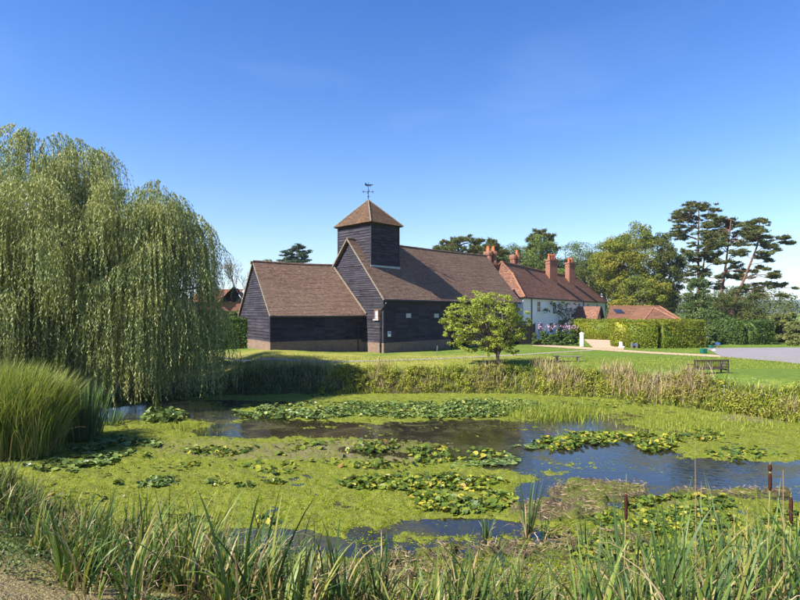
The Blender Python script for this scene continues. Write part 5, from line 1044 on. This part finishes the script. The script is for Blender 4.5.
# lily pads
def pads(label, ells, n, size, mat, lift=.06, tilt=.45, noise_t=.42, name='lily_pads'):
    P_ = []
    for (cu, cv, ru, rv, w) in ells:
        m_ = int(n * w * 1.5); a = rs.uniform(0, 2 * math.pi, m_ * 3); r_ = rs.rand(m_ * 3) ** .5; u = cu + np.cos(a) * r_ * ru; v = cv + np.sin(a) * r_ * rv; Yb = F * (EYE - ZW) / (v - HV); x = (u - 400) / F * Yb
        k = (fbm(x * 1.5, Yb * 1.5, 3) + rs.rand(len(x)) * .14 > noise_t + .07 + .12 * r_ ** 3) & (sdist(x, Yb) < .2); P_.append(np.stack([x[k][:m_], Yb[k][:m_]], 1))
    p = np.concatenate(P_); n = len(p); s = size * .74 * (.45 + .8 * rs.rand(n) ** 1.3); nv = unit(np.array([0, 0, 1]) + tilt * rs.normal(size=(n, 3)) * np.array([1, 1, .2])); dv = unit(np.cross(nv, rnddir(n))); sv = np.cross(nv, dv); z = ZW + .03 + rs.rand(n) ** 1.5 * lift
    ang = np.linspace(.22, 6.06, 9); rad = np.array([.98, 1.02, 1.03, 1, .97, 1, 1.03, 1.02, .98]); c = np.stack([p[:, 0], p[:, 1], z], 1); cup = .12 + .2 * rs.rand(n)
    ring = [c + dv * (math.cos(a_) * r_ * s)[:, None] + sv * (math.sin(a_) * r_ * s * .9)[:, None] + nv * (cup * s * abs(math.sin(a_)))[:, None] for a_, r_ in zip(ang, rad)]
    V = np.stack([c] + ring, 1); K = V.shape[1]; f = np.array([(0, 1, 2, 3), (0, 3, 4, 5), (0, 5, 6, 7), (0, 7, 8, 9)])
    Fq = (np.arange(n)[:, None, None] * K + f[None]).reshape(-1, 4); return tag(mk(name, V.reshape(-1, 3), Fq, mat), label, kind='stuff')
pads('long far patch of crowded pale green lily pads', [(400, 411, 160, 8, .62), (300, 414, 70, 6, .2), (500, 407, 90, 7, .25)], 4200, .115, L_['padpale'], .13, .42, .36)
pads('yellow green lily pad patch in the middle of the algae', [(390, 484, 52, 8, .32), (465, 496, 56, 20, .68), (430, 484, 60, 9, .3)], 1150, .115, L_['pad'], .07, .38, .36)
pads('lily pads floating on the dark water right of centre', [(600, 440, 60, 7, .55), (560, 445, 30, 6, .2), (650, 445, 40, 7, .3)], 620, .13, L_['pad'], .07, .38, .4)
pads('lily pads on the algae at left below the tall grass', [(95, 457, 56, 13, .6), (60, 465, 40, 10, .2), (120, 445, 40, 8, .25)], 640, .14, L_['padpale'], .08, .4, .38)
pads('small lily pad patch near the near left reeds', [(145, 483, 36, 6, 1)], 150, .10, L_['padpale'], .08, .5, .4)
pads('small round heap of lily pads under the willow', [(165, 419, 24, 5, 1)], 210, .17, L_['padpale'], .3, .6, .2)
pads('dense yellowing lily pads behind the near right reeds', [(700, 528, 120, 24, .6), (640, 545, 80, 24, .35), (690, 505, 70, 8, .2)], 1900, .105, L_['pad'], .07, .36, .40)
pads('scattered lily pads across the middle algae', [(300, 452, 130, 8, .35), (370, 449, 60, 7, .3), (420, 456, 90, 8, .35), (240, 470, 90, 8, .14), (350, 465, 90, 6, .15)], 520, .12, L_['pad'], .10, .5, .5)
pads('flat pale lily pads floating on the open dark water', [(500, 460, 22, 7, .6), (470, 467, 20, 6, .3), (530, 447, 18, 3, .3)], 130, .14, L_['padpale'], .005, .05, .4)
pads('thin drift of lily pads near the right shore', [(690, 436, 60, 6, .5), (740, 455, 50, 6, .4), (620, 405, 60, 4, .3)], 260, .12, L_['pad'], .08, .4, .45)
pads('few lily pads among the near left algae', [(270, 522, 14, 5, .4), (245, 487, 12, 3, .2), (215, 485, 10, 3, .2), (275, 483, 14, 3, .3), (80, 500, 60, 8, .3)], 110, .10, L_['pad'], .08, .5, .3)

# ------------------------------------------------------------------ benches, bins, signs, fence
def bench(label, u, Yb, vtop, wid, rz):
    x = at(u, Yb); zt_ = zat(vtop, Yb); zg = zt_ - .92; t = thing('garden_bench', label, 'bench', None, (x, Yb, zg), rz); hw = wid / 2
    b = MB(); 
    for i in range(5): b.box((0, -.18 + i * .105, .43), (wid - .1, .085, .028))
    b.build('seat', M['darkwood'], t, bevel=.004)
    b = MB(); b.box((0, .33, .88), (wid - .12, .04, .085)); b.box((0, .31, .53), (wid - .12, .035, .06))
    for i in range(17): b.box((-hw + .14 + i * (wid - .28) / 16, .32, .70), (.045, .02, .30))
    b.build('backrest', M['darkwood'], t, bevel=.004)
    for s in (-1, 1):
        b = MB(); b.box((s * hw, .31, .47), (.065, .065, .94)); b.build('leg', M['darkwood'], t, bevel=.006)
        b = MB(); b.box((s * hw, -.22, .32), (.065, .065, .64)); b.build('leg', M['darkwood'], t, bevel=.006)
        b = MB(); b.box((s * hw, .03, .665), (.075, .60, .035)); b.build('armrest', M['darkwood'], t, bevel=.006)
        b = MB(); b.box((s * hw, .05, .38), (.05, .48, .06)); b.build('stretcher', M['darkwood'], t)
bench('dark wooden bench with slatted back standing behind the bank flowers', 707.5, 28.4, 359.2, 1.86, R(186))
bx = thing('backless_bench', 'low weathered grey backless bench alone on the lawn', 'bench', None, (at(567.5, 34.9), 34.9, 0), R(-3))
b = MB(); b.box((0, -.1, .33), (1.86, .17, .05)); b.box((0, .1, .33), (1.86, .17, .05)); b.build('seat', M['oldwood'], bx, bevel=.005)
for s in (-1, 1):
    b = MB(); b.box((s * .68, 0, .14), (.12, .32, .34)); b.build('leg', M['oldwood'], bx, bevel=.005)
def boxbin(label, x, Yb, w_, h, mat):
    t = thing('litter_bin', label, 'bin', 'green bins by the hedge', (x, Yb, 0), R(8)); b = MB(); b.box((0, 0, h * .42), (w_ * .94, w_ * .9, h * .84), 0, 1.04); b.build('body', mat, t, bevel=.02)
    b = MB(); b.box((0, 0, h * .90), (w_ * 1.04, w_ * 1.0, h * .13), 0, .9); b.build('lid', mat, t, bevel=.02)
q = P(703.5, 353.2); boxbin('green plastic bin standing on the grass verge by the path', q[0], q[1], .40, .36, M['greenp'])
q = P(708.8, 348); boxbin('small dark teal bin at the foot of the right hedge gap', q[0], q[1] - .4, .32, .28, M['greenp'])
def post_sign(name, label, u, v, parts_):
    q = P(u, v); t = thing(name, label, 'sign' if 'sign' in name else 'post', None, (q[0], q[1], 0)); 
    for (nm, c, sz, mat, tl) in parts_:
        b = MB(); b.box(c, sz, 0, 1.0, tl); b.build(nm, mat, t, bevel=.008)
q = P(581.6, 346.6)
gp = thing('gate_post', 'white painted gate post with pyramid cap beside the gravel drive', 'post', None, (q[0], q[1], 0)); b = MB(); b.box((0, 0, .58), (.26, .26, 1.16)); b.build('post', M['whitepaint'], gp, bevel=.01); b = MB(); b.box((0, 0, 1.19), (.32, .32, .06)); b.box((0, 0, 1.27), (.28, .28, .12), 0, .1); b.build('cap', M['whitepaint'], gp)
post_sign('low_sign', 'low white sign board leaning at the corner of the yellow green hedge', 621, 347.6, [('board', (-.02, 0, .3), (.26, .05, .44), M['whitepaint'], R(-12)), ('base', (.08, .08, .07), (.42, .3, .12), M['whitepaint'], None)])
post_sign('notice_sign', 'small blue notice between two short pale posts below the clipped hedge', 634, 348.2, [('post', (-.17, 0, .24), (.14, .14, .52), M['oldwood'], None), ('post', (.23, 0, .24), (.14, .14, .50), M['oldwood'], None), ('panel', (.03, -.02, .30), (.26, .04, .2), M['bluesign'], None)])
post_sign('parking_sign', 'small blue sign on a pale stub post at the drive edge', 717.6, 348.2, [('post', (0, 0, .16), (.13, .1, .34), M['oldwood'], None), ('panel', (0, -.02, .40), (.42, .05, .18), M['bluesign'], None)])
post_sign('tall_sign', 'slim dark post sign with white plate beside the right hedge gap', 706.7, 347.2, [('post', (0, 0, .5), (.09, .09, 1.05), M['fencew'], None), ('panel', (0, -.06, .92), (.16, .03, .16), M['whitepaint'], None)])
b = MB(); b.box((q[0] * 0 + P(714, 351)[0], P(714, 351)[1], .07), (.28, .2, .16), .3, .6); tag(b.build('marker_stone', M['white'], bevel=.03), 'small white stone on the verge beside the green bin', 'stone')
# black boarded fence left of the garden border
fc = thing('garden_fence', 'black boarded fence between the maple and the flower border', 'fence', None, (0, 0, 0)); fy = 52.5; fa, fb = at(500, fy), at(535, fy)
b = MB(); 
for i in range(24): b.box((fa + (fb - fa) * (i + .5) / 24, fy + (.02 if i % 2 else 0), .95), ((fb - fa) / 24 * .97, .025, 2.1))
b.build('boards', M['fencew'], fc)
for i in range(4):
    b = MB(); b.box((fa + (fb - fa) * i / 3, fy + .09, 1.0), (.1, .1, 2.2)); b.build('post', M['fencew'], fc)
q = P(431, 353); b = MB(); b.tube([(at(437, 39), 39, 0), (at(437.4, 39), 39, .75)], [.03, .03], 6); tag(b.build('marker_post', M['oldwood']), 'thin short wooden stake on the grass before the barn wall', 'post')

# ------------------------------------------------------------------ air
HAZE = .00016
if HAZE:
    m, t_ = newmat('haze_air'); pv = t_.nodes.new('ShaderNodeVolumePrincipled'); pv.inputs['Color'].default_value = (.75, .86, 1, 1); pv.inputs['Density'].default_value = HAZE; pv.inputs['Anisotropy'].default_value = .0
    t_.links.new(pv.outputs[0], t_.nodes.new('ShaderNodeOutputMaterial').inputs['Volume']); b = MB(); b.box((0, 1900, 75), (9600, 7600, 160)); tag(b.build('haze', m), 'faint blue summer haze', kind='stuff')
print('WILLOW', nwil, 'FACES', sum(len(o.data.polygons) for o in scene.objects if o.type == 'MESH'))
